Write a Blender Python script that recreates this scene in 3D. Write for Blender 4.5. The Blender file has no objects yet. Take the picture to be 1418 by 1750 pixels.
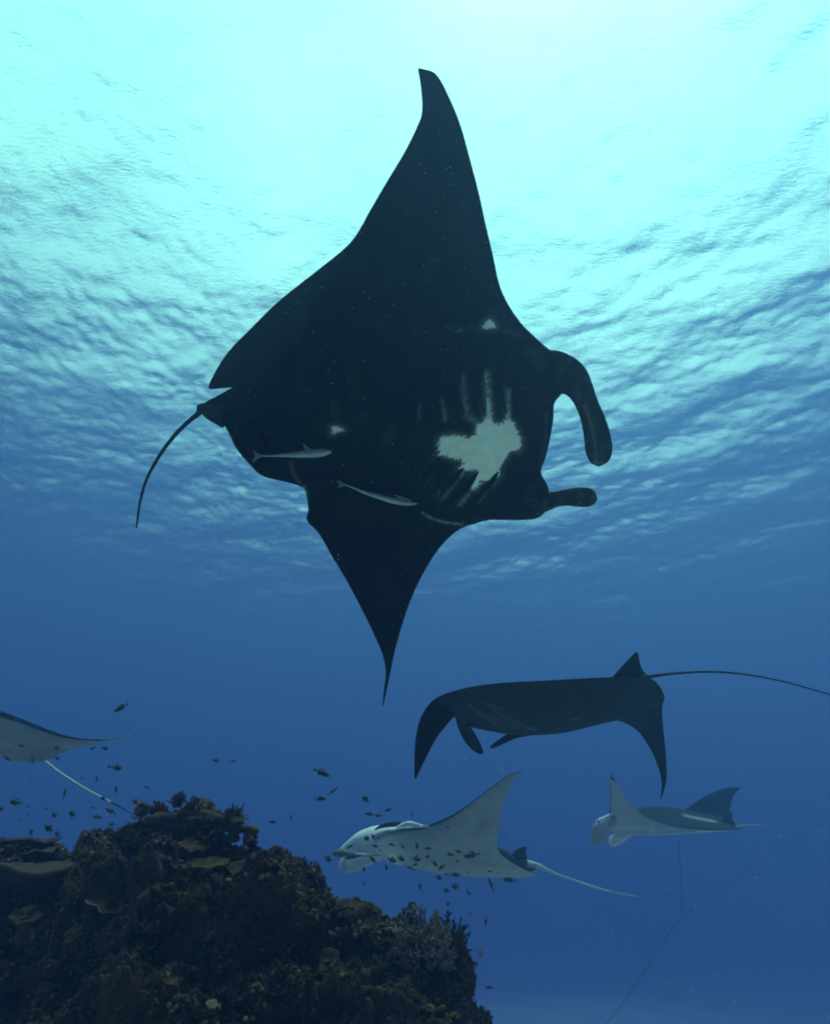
import bpy, bmesh, math, random
import numpy as np
from mathutils import Vector, Matrix
from mathutils.bvhtree import BVHTree
R = math.radians
S = bpy.context.scene
COL = S.collection

# ------------------------------------------------------------------ camera
PITCH = 33.0
F = 875 / math.tan(R(40))            # focal length in pixels of the 1418 x 1750 photograph
cam_d = bpy.data.cameras.new('camera')
cam = bpy.data.objects.new('camera', cam_d); COL.objects.link(cam)
cam.location = (0, 0, 0)
cam.rotation_euler = (R(90 + PITCH), 0, 0)
cam_d.sensor_fit = 'VERTICAL'; cam_d.sensor_height = 24
cam_d.angle = R(80)
cam_d.clip_start = 0.05; cam_d.clip_end = 2000
S.camera = cam

# ------------------------------------------------------------------ sky, sun, exposure
SUN_EL, SUN_AZ = 76.0, 55.0          # as it is seen from under water; azimuth clockwise from +Y
CLOUD = (7.5, 7.5, 7.2)
w = bpy.data.worlds.new('World'); S.world = w; w.use_nodes = True
nt = w.node_tree; nt.nodes.clear()
sky = nt.nodes.new('ShaderNodeTexSky'); sky.sky_type = 'NISHITA'; sky.sun_disc = False
sky.sun_elevation = R(SUN_EL); sky.sun_rotation = R(SUN_AZ)
sky.air_density = .8; sky.dust_density = 2.0; sky.ozone_density = 0.0
bg = nt.nodes.new('ShaderNodeBackground'); bg.inputs['Strength'].default_value = 0.15
out = nt.nodes.new('ShaderNodeOutputWorld')
# thin bright cloud over the blue sky
tc = nt.nodes.new('ShaderNodeTexCoord'); cn = nt.nodes.new('ShaderNodeTexNoise')
cn.inputs['Scale'].default_value = 2.2; cn.inputs['Detail'].default_value = 5; cn.inputs['Roughness'].default_value = .55
cr = nt.nodes.new('ShaderNodeMapRange'); cr.inputs['From Min'].default_value = .3; cr.inputs['From Max'].default_value = .65
cr.inputs['To Min'].default_value = .45; cr.inputs['To Max'].default_value = 1
cm = nt.nodes.new('ShaderNodeMix'); cm.data_type = 'RGBA'; cm.inputs['B'].default_value = (*CLOUD, 1)
nt.links.new(tc.outputs['Generated'], cn.inputs['Vector']); nt.links.new(cn.outputs[0], cr.inputs['Value'])
nt.links.new(cr.outputs[0], cm.inputs['Factor']); nt.links.new(sky.outputs[0], cm.inputs['A'])
nt.links.new(cm.outputs['Result'], bg.inputs[0]); nt.links.new(bg.outputs[0], out.inputs[0])
sun_d = bpy.data.lights.new('sun', 'SUN'); sun_d.energy = 2.2; sun_d.angle = R(0.5); sun_d.color = (1, .95, .86)
sun = bpy.data.objects.new('sun', sun_d); COL.objects.link(sun)
sd = Vector((math.sin(R(SUN_AZ)) * math.cos(R(SUN_EL)), math.cos(R(SUN_AZ)) * math.cos(R(SUN_EL)), math.sin(R(SUN_EL))))
sun.rotation_euler = sd.to_track_quat('Z', 'Y').to_euler()
S.view_settings.view_transform = 'Standard'; S.view_settings.look = 'None'
S.view_settings.gamma = 1; S.view_settings.use_curve_mapping = False
S.view_settings.exposure = 1.85
S.render.engine = 'CYCLES'
C = S.cycles
C.use_denoising = True
C.max_bounces = 6; C.volume_bounces = 3; C.diffuse_bounces = 2; C.glossy_bounces = 2; C.transparent_max_bounces = 12
C.sample_clamp_indirect = 4.0
C.filter_width = 1.9

# ------------------------------------------------------------------ helpers
def camdir(px, py):
    v = Vector(((px - 709) / F, -(py - 875) / F, -1.0))
    return cam.rotation_euler.to_matrix() @ v
def at(px, py, depth):
    "point of the place seen at a pixel of the photograph, `depth` metres along the view axis"
    return camdir(px, py) * depth
def tag(o, label=None, cat=None, group=None, kind=None):
    for k, v in (('label', label), ('category', cat), ('group', group), ('kind', kind)):
        if v: o[k] = v
    return o
def mesh_obj(name, verts, faces, mat=None, parent=None, smooth=True):
    me = bpy.data.meshes.new(name)
    me.from_pydata([tuple(v) for v in verts], [], faces)
    if smooth: me.polygons.foreach_set('use_smooth', [True] * len(me.polygons))
    if mat: me.materials.append(mat)
    o = bpy.data.objects.new(name, me); COL.objects.link(o)
    if parent: o.parent = parent
    return o
def grid_faces(nu, nv, closed_v=False):
    a = np.arange(nu * nv).reshape(nu, nv)
    if closed_v: a = np.concatenate([a, a[:, :1]], 1)
    return np.stack([a[:-1, :-1], a[1:, :-1], a[1:, 1:], a[:-1, 1:]], -1).reshape(-1, 4)
def np_mesh(name, V, Fq, mat=None, parent=None, smooth=True):
    me = bpy.data.meshes.new(name)
    me.vertices.add(len(V)); me.vertices.foreach_set('co', np.asarray(V, np.float32).ravel())
    n = Fq.shape[1]
    me.loops.add(len(Fq) * n); me.loops.foreach_set('vertex_index', Fq.astype(np.int32).ravel())
    me.polygons.add(len(Fq)); me.polygons.foreach_set('loop_start', np.arange(0, len(Fq) * n, n, dtype=np.int32))
    me.polygons.foreach_set('loop_total', np.full(len(Fq), n, np.int32))
    me.polygons.foreach_set('use_smooth', np.full(len(Fq), smooth))
    me.update(calc_edges=True)
    if mat: me.materials.append(mat)
    o = bpy.data.objects.new(name, me); COL.objects.link(o)
    if parent: o.parent = parent
    return o
def new_mat(name):
    m = bpy.data.materials.new(name); m.use_nodes = True
    m.node_tree.nodes.clear()
    o = m.node_tree.nodes.new('ShaderNodeOutputMaterial')
    return m, m.node_tree, m.node_tree.nodes, m.node_tree.links, o

# ------------------------------------------------------------------ water surface
DEPTH = 22.5
BED = -7.2                           # the sand the reef stands on
def build_surface():
    rng = np.random.default_rng(7)
    n = 960
    u = np.linspace(-1, 1, n)
    sx = np.sinh(u * 3.3) / np.sinh(3.3) * 190
    sy = np.sinh(u * 3.3) / np.sinh(3.3) * 190 + 26
    X, Y = np.meshgrid(sx, sy, indexing='ij')
    Z = np.zeros_like(X)
    dist = np.hypot(X, Y - 26)
    wind = R(62)                      # the waves run across the view, slightly from the left
    DX = np.zeros_like(X); DY = np.zeros_like(X)
    for i in range(70):
        lam = 0.50 * (20 ** (i / 69.0)) * rng.uniform(.85, 1.15)
        spread = 0.9 if lam < 1.5 else 0.6
        th = wind + rng.normal(0, spread)
        k = 2 * math.pi / lam
        amp = WAVE * lam * (0.0058 if lam < 1.6 else .0048 if lam < 4 else .0056) * rng.uniform(.4, 1.6)
        ph = rng.uniform(0, 2 * math.pi)
        fade = np.clip((lam * 50 - dist) / (lam * 25), 0, 1)
        # packets: waves come in groups, not everywhere alike
        g = .55 + .45 * np.sin(X * rng.uniform(-.9, .9) / lam + Y * rng.uniform(-.9, .9) / lam + rng.uniform(0, 6))
        a = k * (X * math.cos(th) + Y * math.sin(th)) + ph + 1.2 * np.sin(.35 * k * (-X * math.sin(th) + Y * math.cos(th)) + ph * 3)
        Z += amp * fade * g * np.cos(a)
        DX -= .7 * amp * fade * g * math.cos(th) * np.sin(a)
        DY -= .7 * amp * fade * g * math.sin(th) * np.sin(a)
    V = np.stack([X + DX, Y + DY, Z + DEPTH], -1).reshape(-1, 3)
    m, t, N, L, o = new_mat('sea_surface')
    tr = N.new('ShaderNodeBsdfTransparent'); tr.inputs[0].default_value = (*TINT, 1)
    gl = N.new('ShaderNodeBsdfGlossy'); gl.inputs['Roughness'].default_value = 0.02; gl.inputs['Color'].default_value = (1, 1, 1, 1)
    fr = N.new('ShaderNodeFresnel'); fr.inputs['IOR'].default_value = 1.333
    mx = N.new('ShaderNodeMixShader')
    co = N.new('ShaderNodeTexCoord')
    mp = N.new('ShaderNodeMapping'); mp.inputs['Rotation'].default_value = (0, 0, R(-28)); mp.inputs['Scale'].default_value = (.55, 1.5, 1)
    n1 = N.new('ShaderNodeTexNoise'); n1.inputs["Scale"].default_value = 6.2; n1.inputs['Detail'].default_value = 5; n1.inputs['Roughness'].default_value = .6; n1.inputs['Distortion'].default_value = .6
    bp = N.new('ShaderNodeBump'); bp.inputs['Strength'].default_value = 1; bp.inputs['Distance'].default_value = BUMP
    L.new(co.outputs['Object'], mp.inputs[0]); L.new(mp.outputs[0], n1.inputs['Vector']); L.new(n1.outputs[0], bp.inputs['Height'])
    L.new(bp.outputs[0], fr.inputs['Normal']); L.new(bp.outputs[0], gl.inputs['Normal'])
    L.new(fr.outputs[0], mx.inputs[0]); L.new(tr.outputs[0], mx.inputs[1]); L.new(gl.outputs[0], mx.inputs[2])
    L.new(mx.outputs[0], o.inputs['Surface'])
    ob = np_mesh('water_surface', V, grid_faces(n, n), m)
    ob['kind'] = 'structure'
WAVE, BUMP, TINT = .84, 0.030, (.34, 1, .58)
build_surface()

# ------------------------------------------------------------------ the water itself (haze) and the sea bed
def build_haze():
    m, t, N, L, o = new_mat('sea_water')
    pv = N.new('ShaderNodeVolumePrincipled')
    pv.inputs['Color'].default_value = (*HCOL, 1)
    pv.inputs['Absorption Color'].default_value = (*HABS, 1)
    pv.inputs['Density'].default_value = HDEN
    pv.inputs['Anisotropy'].default_value = HANI
    L.new(pv.outputs[0], o.inputs['Volume'])
    x, y0, y1, z0, z1 = 200, -175, 225, BED - 3.5, DEPTH + .9
    v = [(-x, y0, z0), (x, y0, z0), (x, y1, z0), (-x, y1, z0), (-x, y0, z1), (x, y0, z1), (x, y1, z1), (-x, y1, z1)]
    f = [(0, 3, 2, 1), (4, 5, 6, 7), (0, 1, 5, 4), (1, 2, 6, 5), (2, 3, 7, 6), (3, 0, 4, 7)]
    h = mesh_obj('haze', v, f, m, smooth=False); h['kind'] = 'stuff'
HCOL, HABS, HDEN, HANI = (.068, .101, .222), (.24, .22, .46), .082, .5
build_haze()
def build_bed():
    m, t, N, L, o = new_mat('sand')
    b = N.new('ShaderNodeBsdfDiffuse'); b.inputs[0].default_value = (.82, .78, .64, 1)
    L.new(b.outputs[0], o.inputs['Surface'])
    n = 200
    g = np.linspace(-165, 165, n)
    X, Y = np.meshgrid(g, g + 10, indexing='ij')
    Z = BED - 1 + .8 * np.sin(X * .11) * np.cos(Y * .09) + .3 * np.sin(X * .7 + Y * .3)
    o = np_mesh('sea_bed', np.stack([X, Y, Z], -1).reshape(-1, 3), grid_faces(n, n), m); o['kind'] = 'structure'
build_bed()
# ------------------------------------------------------------------ small numeric tools
def catmull(P, n):
    "Catmull-Rom through the rows of P, n samples per span"
    P = np.asarray(P, float)
    Q = np.vstack([2 * P[0] - P[1], P, 2 * P[-1] - P[-2]])
    out = []
    for i in range(1, len(Q) - 2):
        t = np.linspace(0, 1, n, endpoint=False)[:, None]
        a, b, c, d = Q[i - 1], Q[i], Q[i + 1], Q[i + 2]
        out.append(.5 * ((2 * b) + (-a + c) * t + (2 * a - 5 * b + 4 * c - d) * t ** 2 + (-a + 3 * b - 3 * c + d) * t ** 3))
    out.append(P[-1:])
    return np.vstack(out)
CAMR = np.array(cam.rotation_euler.to_matrix())
def unproj(A):
    "rows px, py, depth -> points of the place"
    A = np.asarray(A, float)
    d = np.stack([(A[:, 0] - 709) / F, -(A[:, 1] - 875) / F, -np.ones(len(A))], -1) * A[:, 2:3]
    return d @ CAMR.T
def proj(V):
    c = V @ CAMR
    return np.stack([709 + F * c[:, 0] / -c[:, 2], 875 - F * c[:, 1] / -c[:, 2]], -1)
_rp = np.random.default_rng(3).permutation(256)
_rp = np.concatenate([_rp, _rp])
_gr = np.random.default_rng(4).normal(size=(256, 3)); _gr /= np.linalg.norm(_gr, axis=1)[:, None]
def perlin(P):
    P = np.asarray(P, float); i = np.floor(P).astype(int); f = P - i; i &= 255
    u = f * f * f * (f * (f * 6 - 15) + 10)
    r = 0
    for dx in (0, 1):
        for dy in (0, 1):
            for dz in (0, 1):
                h = _rp[_rp[_rp[(i[:, 0] + dx) & 255] + ((i[:, 1] + dy) & 255)] + ((i[:, 2] + dz) & 255)]
                g = (_gr[h] * (f - (dx, dy, dz))).sum(1)
                r = r + g * (u[:, 0] if dx else 1 - u[:, 0]) * (u[:, 1] if dy else 1 - u[:, 1]) * (u[:, 2] if dz else 1 - u[:, 2])
    return r * 1.6
def fbm(P, oct=4, lac=2.1, gain=.5):
    a, s, r = 1.0, 1.0, 0
    for _ in range(oct):
        r = r + a * perlin(P * s + 17.3 * _); a *= gain; s *= lac
    return r
def seg_dist(P, poly, closed=True):
    poly = np.asarray(poly, float); d = np.full(len(P), 1e9)
    n = len(poly)
    for k in range(n if closed else n - 1):
        a, b = poly[k], poly[(k + 1) % n]; ab = b - a
        t = np.clip(((P - a) @ ab) / (ab @ ab + 1e-9), 0, 1)
        d = np.minimum(d, np.linalg.norm(P - a - t[:, None] * ab, axis=1))
    return d
def inside(P, poly):
    c = np.zeros(len(P), bool); n = len(poly)
    for k in range(n):
        (x1, y1), (x2, y2) = poly[k], poly[(k + 1) % n]
        if y1 == y2: continue
        m = ((y1 > P[:, 1]) != (y2 > P[:, 1])) & (P[:, 0] < (x2 - x1) * (P[:, 1] - y1) / (y2 - y1) + x1)
        c ^= m
    return c
def set_attr(o, name, vals):
    a = o.data.attributes.new(name, 'FLOAT', 'POINT'); a.data.foreach_set('value', np.asarray(vals, np.float32))

class Thing:
    "an Empty at the thing's place; its parts are meshes parented to it"
    def __init__(s, name, loc, label, cat, group=None):
        s.o = bpy.data.objects.new(name, None); COL.objects.link(s.o); s.o.location = loc
        s.o.empty_display_size = .1; s.loc = np.array(loc, float); tag(s.o, label, cat, group)
    def part(s, name, V, Fc, mat, label=None, smooth=True):
        V = np.asarray(V) - s.loc
        if isinstance(Fc, np.ndarray): o = np_mesh(name, V, Fc, mat, s.o, smooth)
        else: o = mesh_obj(name, V, Fc, mat, s.o, smooth)
        if label: o['label'] = label
        return o

def tube(pts, wid, flat=1.0, ns=12, n=8, squash=None):
    "tube along world points; wid = full width across the line of sight, flat = depth / width"
    A = catmull(np.hstack([np.asarray(pts, float), np.asarray(wid, float)[:, None]]), n)
    P, W = A[:, :3], np.maximum(A[:, 3], 1e-4)
    T = np.gradient(P, axis=0); T /= np.linalg.norm(T, axis=1)[:, None] + 1e-12
    view = P / np.linalg.norm(P, axis=1)[:, None]
    S1 = np.cross(T, view); S1 /= np.linalg.norm(S1, axis=1)[:, None] + 1e-12
    S2 = np.cross(T, S1)
    a = np.linspace(0, 2 * np.pi, ns, endpoint=False)
    V = P[:, None] + .5 * W[:, None, None] * (np.cos(a)[None, :, None] * S1[:, None] + flat * np.sin(a)[None, :, None] * S2[:, None])
    m = len(P)
    Fq = grid_faces(m, ns, True)
    V = V.reshape(-1, 3); V = np.vstack([V, P[0], P[-1]])
    k = m * ns
    caps = [[k, (i + 1) % ns, i, k] for i in range(ns)] + [[k + 1, (m - 1) * ns + i, (m - 1) * ns + (i + 1) % ns, k + 1] for i in range(ns)]
    faces = [tuple(f) for f in Fq] + [tuple(c[:3]) for c in caps]
    return V, faces

def loft_wing(ribs, up_hint, nspan=8, nb=40, nt=24, belly=.5):
    """closed body of a ray: ribs = (leading edge px,py,depth, trailing edge px,py,depth, thickness);
    returns verts, quads, side (1 back, 0 belly), chord parameter, span parameter"""
    ribs = np.asarray(ribs, float)
    LE, TE = unproj(ribs[:, :3]), unproj(ribs[:, 3:6])
    A = catmull(np.hstack([LE, TE, ribs[:, 6:7]]), nspan)
    LE, TE, T = A[:, :3], A[:, 3:6], np.maximum(A[:, 6], .004)
    ch = TE - LE
    mid = (LE + TE) / 2
    sp = np.gradient(mid, axis=0)
    N = np.cross(ch, sp)
    N /= np.linalg.norm(N, axis=1)[:, None] + 1e-12
    if (N @ np.array(up_hint)).sum() < 0: N = -N
    for _ in range(6): N[1:-1] = (N[:-2] + N[1:-1] * 2 + N[2:]) / 4
    N /= np.linalg.norm(N, axis=1)[:, None] + 1e-12
    def prof(t): return 2.05 * np.sqrt(np.clip(t, 0, 1)) * (1 - t) ** 1.15 + .04 * np.sin(np.pi * t)
    tb = (1 - np.cos(np.linspace(0, np.pi, nb))) / 2 * .6 + np.linspace(0, 1, nb) * .4
    tt = (1 - np.cos(np.linspace(0, np.pi, nt))) / 2
    rows, side, tc = [], [], []
    t_all = np.concatenate([tb, tt[::-1][1:-1]])
    s_all = np.concatenate([np.zeros(nb), np.ones(nt - 2)])
    h = np.concatenate([-belly * prof(tb), (1 - belly) * prof(tt[::-1][1:-1])])
    V = LE[:, None] + ch[:, None] * t_all[None, :, None] + N[:, None] * (h[None, :, None] * T[:, None, None])
    m, k = len(LE), len(t_all)
    Fq = grid_faces(m, k, True)
    return V.reshape(-1, 3), Fq, np.tile(s_all, m), np.tile(t_all, m), np.repeat(np.linspace(0, 1, m), k)

# ------------------------------------------------------------------ skins
def skin_mat(name, dark, pale, rough=.5, mott=.25, bump=.004, scale=14, spec=.18):
    "dark skin that turns pale where the 'pale' attribute of the body says so"
    m, t, N, L, o = new_mat(name)
    b = N.new('ShaderNodeBsdfPrincipled'); b.inputs['Roughness'].default_value = rough
    b.inputs['Specular IOR Level'].default_value = spec
    a = N.new('ShaderNodeAttribute'); a.attribute_name = 'pale'
    co = N.new('ShaderNodeTexCoord')
    n1 = N.new('ShaderNodeTexNoise'); n1.inputs['Scale'].default_value = scale; n1.inputs['Detail'].default_value = 7; n1.inputs['Roughness'].default_value = .6
    L.new(co.outputs['Object'], n1.inputs['Vector'])
    mr = N.new('ShaderNodeMapRange'); mr.inputs['From Min'].default_value = .3; mr.inputs['From Max'].default_value = .7
    mr.inputs['To Min'].default_value = 1 - mott; mr.inputs['To Max'].default_value = 1 + mott
    L.new(n1.outputs[0], mr.inputs['Value'])
    mx = N.new('ShaderNodeMix'); mx.data_type = 'RGBA'; mx.inputs['A'].default_value = (*dark, 1); mx.inputs['B'].default_value = (*pale, 1)
    L.new(a.outputs['Fac'], mx.inputs['Factor'])
    vm = N.new('ShaderNodeVectorMath'); vm.operation = 'SCALE'
    L.new(mx.outputs['Result'], vm.inputs[0]); L.new(mr.outputs[0], vm.inputs['Scale'])
    L.new(vm.outputs[0], b.inputs['Base Color'])
    n2 = N.new('ShaderNodeTexNoise'); n2.inputs['Scale'].default_value = scale * 9; n2.inputs['Detail'].default_value = 4
    L.new(co.outputs['Object'], n2.inputs['Vector'])
    bp = N.new('ShaderNodeBump'); bp.inputs['Distance'].default_value = bump; bp.inputs['Strength'].default_value = .6
    L.new(n2.outputs[0], bp.inputs['Height']); L.new(bp.outputs[0], b.inputs['Normal'])
    L.new(b.outputs[0], o.inputs['Surface'])
    return m
M_BLACK = skin_mat('manta_black_skin', (.0040, .0038, .0042), (.95, .84, .68), .6, .1, spec=.1)
M_DUSK = skin_mat('manta_dark_skin', (.005, .0045, .005), (.5, .45, .45), .6, .3, scale=8, spec=.1)
M_TWO = skin_mat('manta_two_tone_skin', (.020, .020, .024), (.95, .76, .76), .85, .14, scale=5, spec=.04)
M_REM = skin_mat('remora_skin', (.20, .17, .17), (.55, .48, .46), .5, .2, scale=30)
M_EYE, _t, _N, _L, _o = new_mat('eye'); _b = _N.new('ShaderNodeBsdfPrincipled'); _b.inputs['Base Color'].default_value = (.01, .01, .012, 1); _b.inputs['Roughness'].default_value = .15; _L.new(_b.outputs[0], _o.inputs[0])

def ball(c, r, ns=12, nr=8, sq=(1, 1, 1)):
    th = np.linspace(0, np.pi, nr); ph = np.linspace(0, 2 * np.pi, ns, endpoint=False)
    V = np.stack([np.outer(np.sin(th), np.cos(ph)), np.outer(np.sin(th), np.sin(ph)), np.outer(np.cos(th), np.ones(ns))], -1).reshape(-1, 3) * r * np.array(sq) + np.array(c)
    return V, grid_faces(nr, ns, True)
def fin_plate(outline, thick, n=None):
    "fin: outline given as px,py,depth, swollen in the middle, real thickness"
    P = catmull(unproj(outline + outline[:1]), 6)[:-1]
    c = P.mean(0); n = np.cross(P[0] - c, P[len(P) // 3] - c); n /= np.linalg.norm(n)
    m = len(P); V = [c + n * thick, c - n * thick]; faces = []
    mid = (P + c) / 2
    V = np.vstack([P, mid + n * thick * .8, mid - n * thick * .8, [c + n * thick], [c - n * thick]])
    for i in range(m):
        j = (i + 1) % m
        faces += [(i, j, m + j, m + i), (j, i, 2 * m + i, 2 * m + j), (m + i, m + j, 3 * m), (2 * m + j, 2 * m + i, 3 * m + 1)]
    return V, faces

# ------------------------------------------------------------------ the great black manta overhead
def plane_depths(pxy, p0, d0, tilt, curl):
    "depth of the manta's own plane, tipped so that the upper wing comes nearer, with wings that curve"
    pxy = np.asarray(pxy, float)
    r0 = unproj([(p0[0], p0[1], 1.0)])[0]; v = r0 / np.linalg.norm(r0)
    right = CAMR[:, 0] - v * (CAMR[:, 0] @ v); right /= np.linalg.norm(right); up = np.cross(right, v)
    inpl = math.cos(R(tilt)) * up - math.sin(R(tilt)) * v
    nrm = np.cross(right, inpl); nrm /= np.linalg.norm(nrm)
    if nrm @ v < 0: nrm = -nrm                         # points to the manta's back
    O = v * d0
    D = unproj(np.hstack([pxy, np.ones((len(pxy), 1))]))
    k = (O @ nrm) / (D @ nrm)
    s = ((D * k[:, None]) - O) @ inpl
    k2 = ((O @ nrm) + curl * (np.abs(s) / 1.7) ** 2.2) / (D @ nrm)
    return k2, nrm
def build_big():
    pts = [(716,116,714,119),(745,127,719,150),(768,168,721,190),(787,215,712,218),(803,272,690,262),(818,330,660,312),(830,385,632,360),
     (842,436,600,413),(853,486,545,460),(868,520,478,513),(890,552,432,558),(912,574,393,598),(932,592,370,632),(950,604,357,664),
     (962,618,386,659),(966,640,411,653),(962,668,378,673),(947,688,347,691),(945,715,352,706),(940,745,385,728),(932,780,403,765),
     (924,806,428,795),(936,832,450,814),(938,860,490,824),(922,882,518,834),(895,884,524,850),(862,882,527,870),(822,890,525,890),
     (785,904,545,912),(752,935,567,950),(722,982,592,992),(700,1030,615,1035),(683,1082,638,1082),(673,1120,654,1120),(667,1150,659,1150),
     (661,1178,656,1178),(655,1206,653,1206)]
    A = np.array(pts, float)
    P0, D0, TILT, CURL = (690, 740), 3.45, 14, .22
    dl, nrm = plane_depths(A[:, :2], P0, D0, TILT, CURL); dt, _ = plane_depths(A[:, 2:], P0, D0, TILT, CURL)
    mid_y = (A[:, 1] + A[:, 3]) / 2
    th = .012 + .40 * np.exp(-((mid_y - 735) / 150) ** 2) + .10 * np.exp(-((mid_y - 700) / 300) ** 2)
    th[0] = th[-1] = .006; th[-2] = .01; th[-3] = .012; th[-4] = .016; th[1] = .02
    th[14:17] *= .92
    ribs = np.column_stack([A[:, :2], dl, A[:, 2:], dt, th])
    V, Fq, side, tc, sp = loft_wing(ribs, nrm, nspan=12, nb=210, nt=50, belly=.42)
    pr = proj(V)
    # pigment: an irregular pale patch between the gills and a few spots
    patch = [(753,747),(774,744),(790,746),(805,748),(812,743),(815,729),(813,726),(823,723),(829,715),(834,712),(840,718),(844,723),(855,726),(862,719),(871,718),(877,722),(883,735),(890,752),(890,763),(886,771),(877,770),(869,774),(865,783),(857,793),(852,807),(853,813),(846,819),(840,826),(835,823),(828,821),(820,824),(817,832),(812,835),(801,834),(805,826),(806,819),(812,816),(814,803),(788,804),(784,801),(790,792),(787,786),(768,782),(762,779),(749,777),(751,768),(749,756)]
    col4 = [(829,716),(829,700),(826,682),(832,676),(838,690),(841,716)]; col5 = [(864,720),(865,704),(870,700),(873,716)]
    moon = [(823,560),(830,550),(837,546),(844,551),(847,560),(836,562)]
    spot = [(566,742),(567,730),(575,728),(588,735),(578,738)]
    near = (pr[:, 0] > 540) & (pr[:, 0] < 910) & (pr[:, 1] > 530) & (pr[:, 1] < 900) & (side < .5)
    idx = np.where((side < .5) & (pr[:, 0] > 480))[0]; Q = pr[idx]
    jag = perlin(np.column_stack([Q / 5.0, Q[:, :1] * 0])) * 4.2 + perlin(np.column_stack([Q / 2.6, Q[:, :1] * 0 + 4])) * 2.2
    val = np.zeros(len(idx))
    for poly, soft, v in ((patch, 1.3, 1), (col4, 2.5, .75), (col5, 2, .5), (moon, 1.5, .9), (spot, 1.5, .8)):
        bb = (np.abs(Q - np.mean(poly, 0)).max(1) < 120)
        d = seg_dist(Q[bb], poly); d[inside(Q[bb], poly)] *= -1
        k = .5 if poly is spot or poly is moon else 1
        val[bb] = np.maximum(val[bb], v * np.clip(.5 - (d + k * jag[bb]) / (2 * soft), 0, 1))
        val[bb] = np.maximum(val[bb], .10 * v * np.exp(-(np.maximum(d, 0) / 7) ** 2))
    def stroke(line, wdt, v):
        wdt *= 1.25
        d = seg_dist(Q, line, False)
        n = .55 + .7 * perlin(np.column_stack([Q / 6.0, Q[:, :1] * 0 + 9]))
        val[:] = np.maximum(val, v * np.clip(n, 0, 1.2) * np.exp(-(d / wdt) ** 2))
    stroke([(789,645),(793,680),(800,712),(815,722)], 5, 0.24); stroke([(829,640),(833,670),(836,705)], 5.5, 0.45)  # strokes beside the gill slits: sheen painted into the skin colour
    stroke([(868,668),(869,705)], 3.2, 0.42); stroke([(752,684),(760,716)], 3.5, 0.24); stroke([(716,692),(716,716)], 3, 0.11)
    stroke([(741,790),(728,820)], 4.5, 0.14); stroke([(788,806),(770,826),(756,846)], 5, 0.45); stroke([(803,838),(785,860)], 4, 0.45)
    stroke([(838,828),(825,850)], 3.5, .07)
    stroke([(722,877),(740,887),(762,893),(790,896)], 1.8, .40); stroke([(765,560),(786,565),(812,557)], 3, .07); stroke([(850,560),(890,575)], 4, .05)
    stroke([(783,567),(788,564)], 2.2, .3); stroke([(497,792),(501,808),(512,826)], 3, .14); stroke([(520,834),(523,852)], 3.5, .28)
    stroke([(570,690),(574,715)], 5, .05); stroke([(660,755),(668,735)], 6, .04)
    stroke([(934,705),(932,745),(922,795)], 2.5, .05); stroke([(905,600),(925,625)], 8, .03); stroke([(915,865),(900,850),(912,830)], 5, .03)
    # fine scratches and flecks on the skin
    fl = np.clip(perlin(np.column_stack([Q[:, 0] / 2.2, Q[:, 1] / 5.0, Q[:, 0] * 0 + 2])) - .62, 0, 1) * .5
    val = np.maximum(val, fl * (perlin(np.column_stack([Q / 60, Q[:, :1] * 0])) > -.1))
    pale = np.zeros(len(V)); pale[idx] = val
    pale += .010 * np.clip(fbm(np.column_stack([pr / 45, pr[:, :1] * 0 + 6]), 3), 0, 1) + .006 * (side > .5)
    T = Thing('manta_ray', unproj([(*P0, D0)])[0], 'huge black manta ray overhead showing its dark belly with a pale patch between the gills', 'manta ray', 'manta rays swimming over the reef')
    below = np.where(side < .5)[0]; Vn = V / np.linalg.norm(V, axis=1)[:, None]
    V[below] += Vn[below] * (.012 * fbm(V[below] * 3.2, 3) * (np.sin(np.pi * tc[below]) ** 2))[:, None]
    body = T.part('body', V, Fq, M_BLACK); set_attr(body, 'pale', pale)
    bv = BVHTree.FromPolygons([tuple(v) for v in V], [tuple(int(i) for i in f) for f in Fq])
    def surf(px, py, off=0.0):
        d = camdir(px, py); d.normalize()
        h = bv.ray_cast(Vector((0, 0, 0)), d)
        return h[0] - d * off, h[1]
    # gill slits: raised flaps that overlap like louvres
    for line, wd in (([(866,590),(863,620),(861,650),(864,680),(867,708)], 9), ([(827,588),(824,615),(823,645),(828,680),(831,712)], 11),
                 ([(787,592),(784,620),(785,650),(790,680),(797,706)], 11), ([(751,610),(748,640),(749,670),(753,695),(757,716)], 10), ([(716,640),(714,665),(714,690),(715,714)], 9),
                 ([(852,806),(842,824),(826,846),(816,862)], 7), ([(818,806),(803,830),(790,850),(780,868)], 9), ([(793,800),(777,820),(762,840),(752,858)], 9),
                 ([(752,782),(740,800),(729,820),(722,836)], 8), ([(726,772),(716,788),(709,802)], 6)):
        L = catmull(np.array(line, float), 8); n = len(L); V2 = []
        tn = np.gradient(L, axis=0); tn /= np.linalg.norm(tn, axis=1)[:, None]
        pn = np.stack([tn[:, 1], -tn[:, 0]], -1); pn[pn[:, 0] < 0] *= -1
        prof_ = ((-1.0, -.006), (-.5, .004), (-.1, .013), (0.0, .015), (.12, .010), (.3, -.006))
        for i in range(n):
            e = math.sin(math.pi * min(1, (i + .05) / (n - .9))) ** .6
            for (q, hh) in prof_:
                x, y = L[i] + pn[i] * q * wd * 1.6 * (.15 + .85 * e)
                p, nn = surf(x, y, hh * e if hh > 0 else hh)
                V2.append(p)
        g = T.part('gill_slit', [tuple(v) for v in V2], [tuple(int(k) for k in f) for f in grid_faces(n, 6)], M_BLACK)
        t01 = np.repeat(np.linspace(0, 1, n), 6); q01 = np.tile([0, 0, .2, .6, .9, .3], n)
        up = line[0][1] < 700
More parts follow.
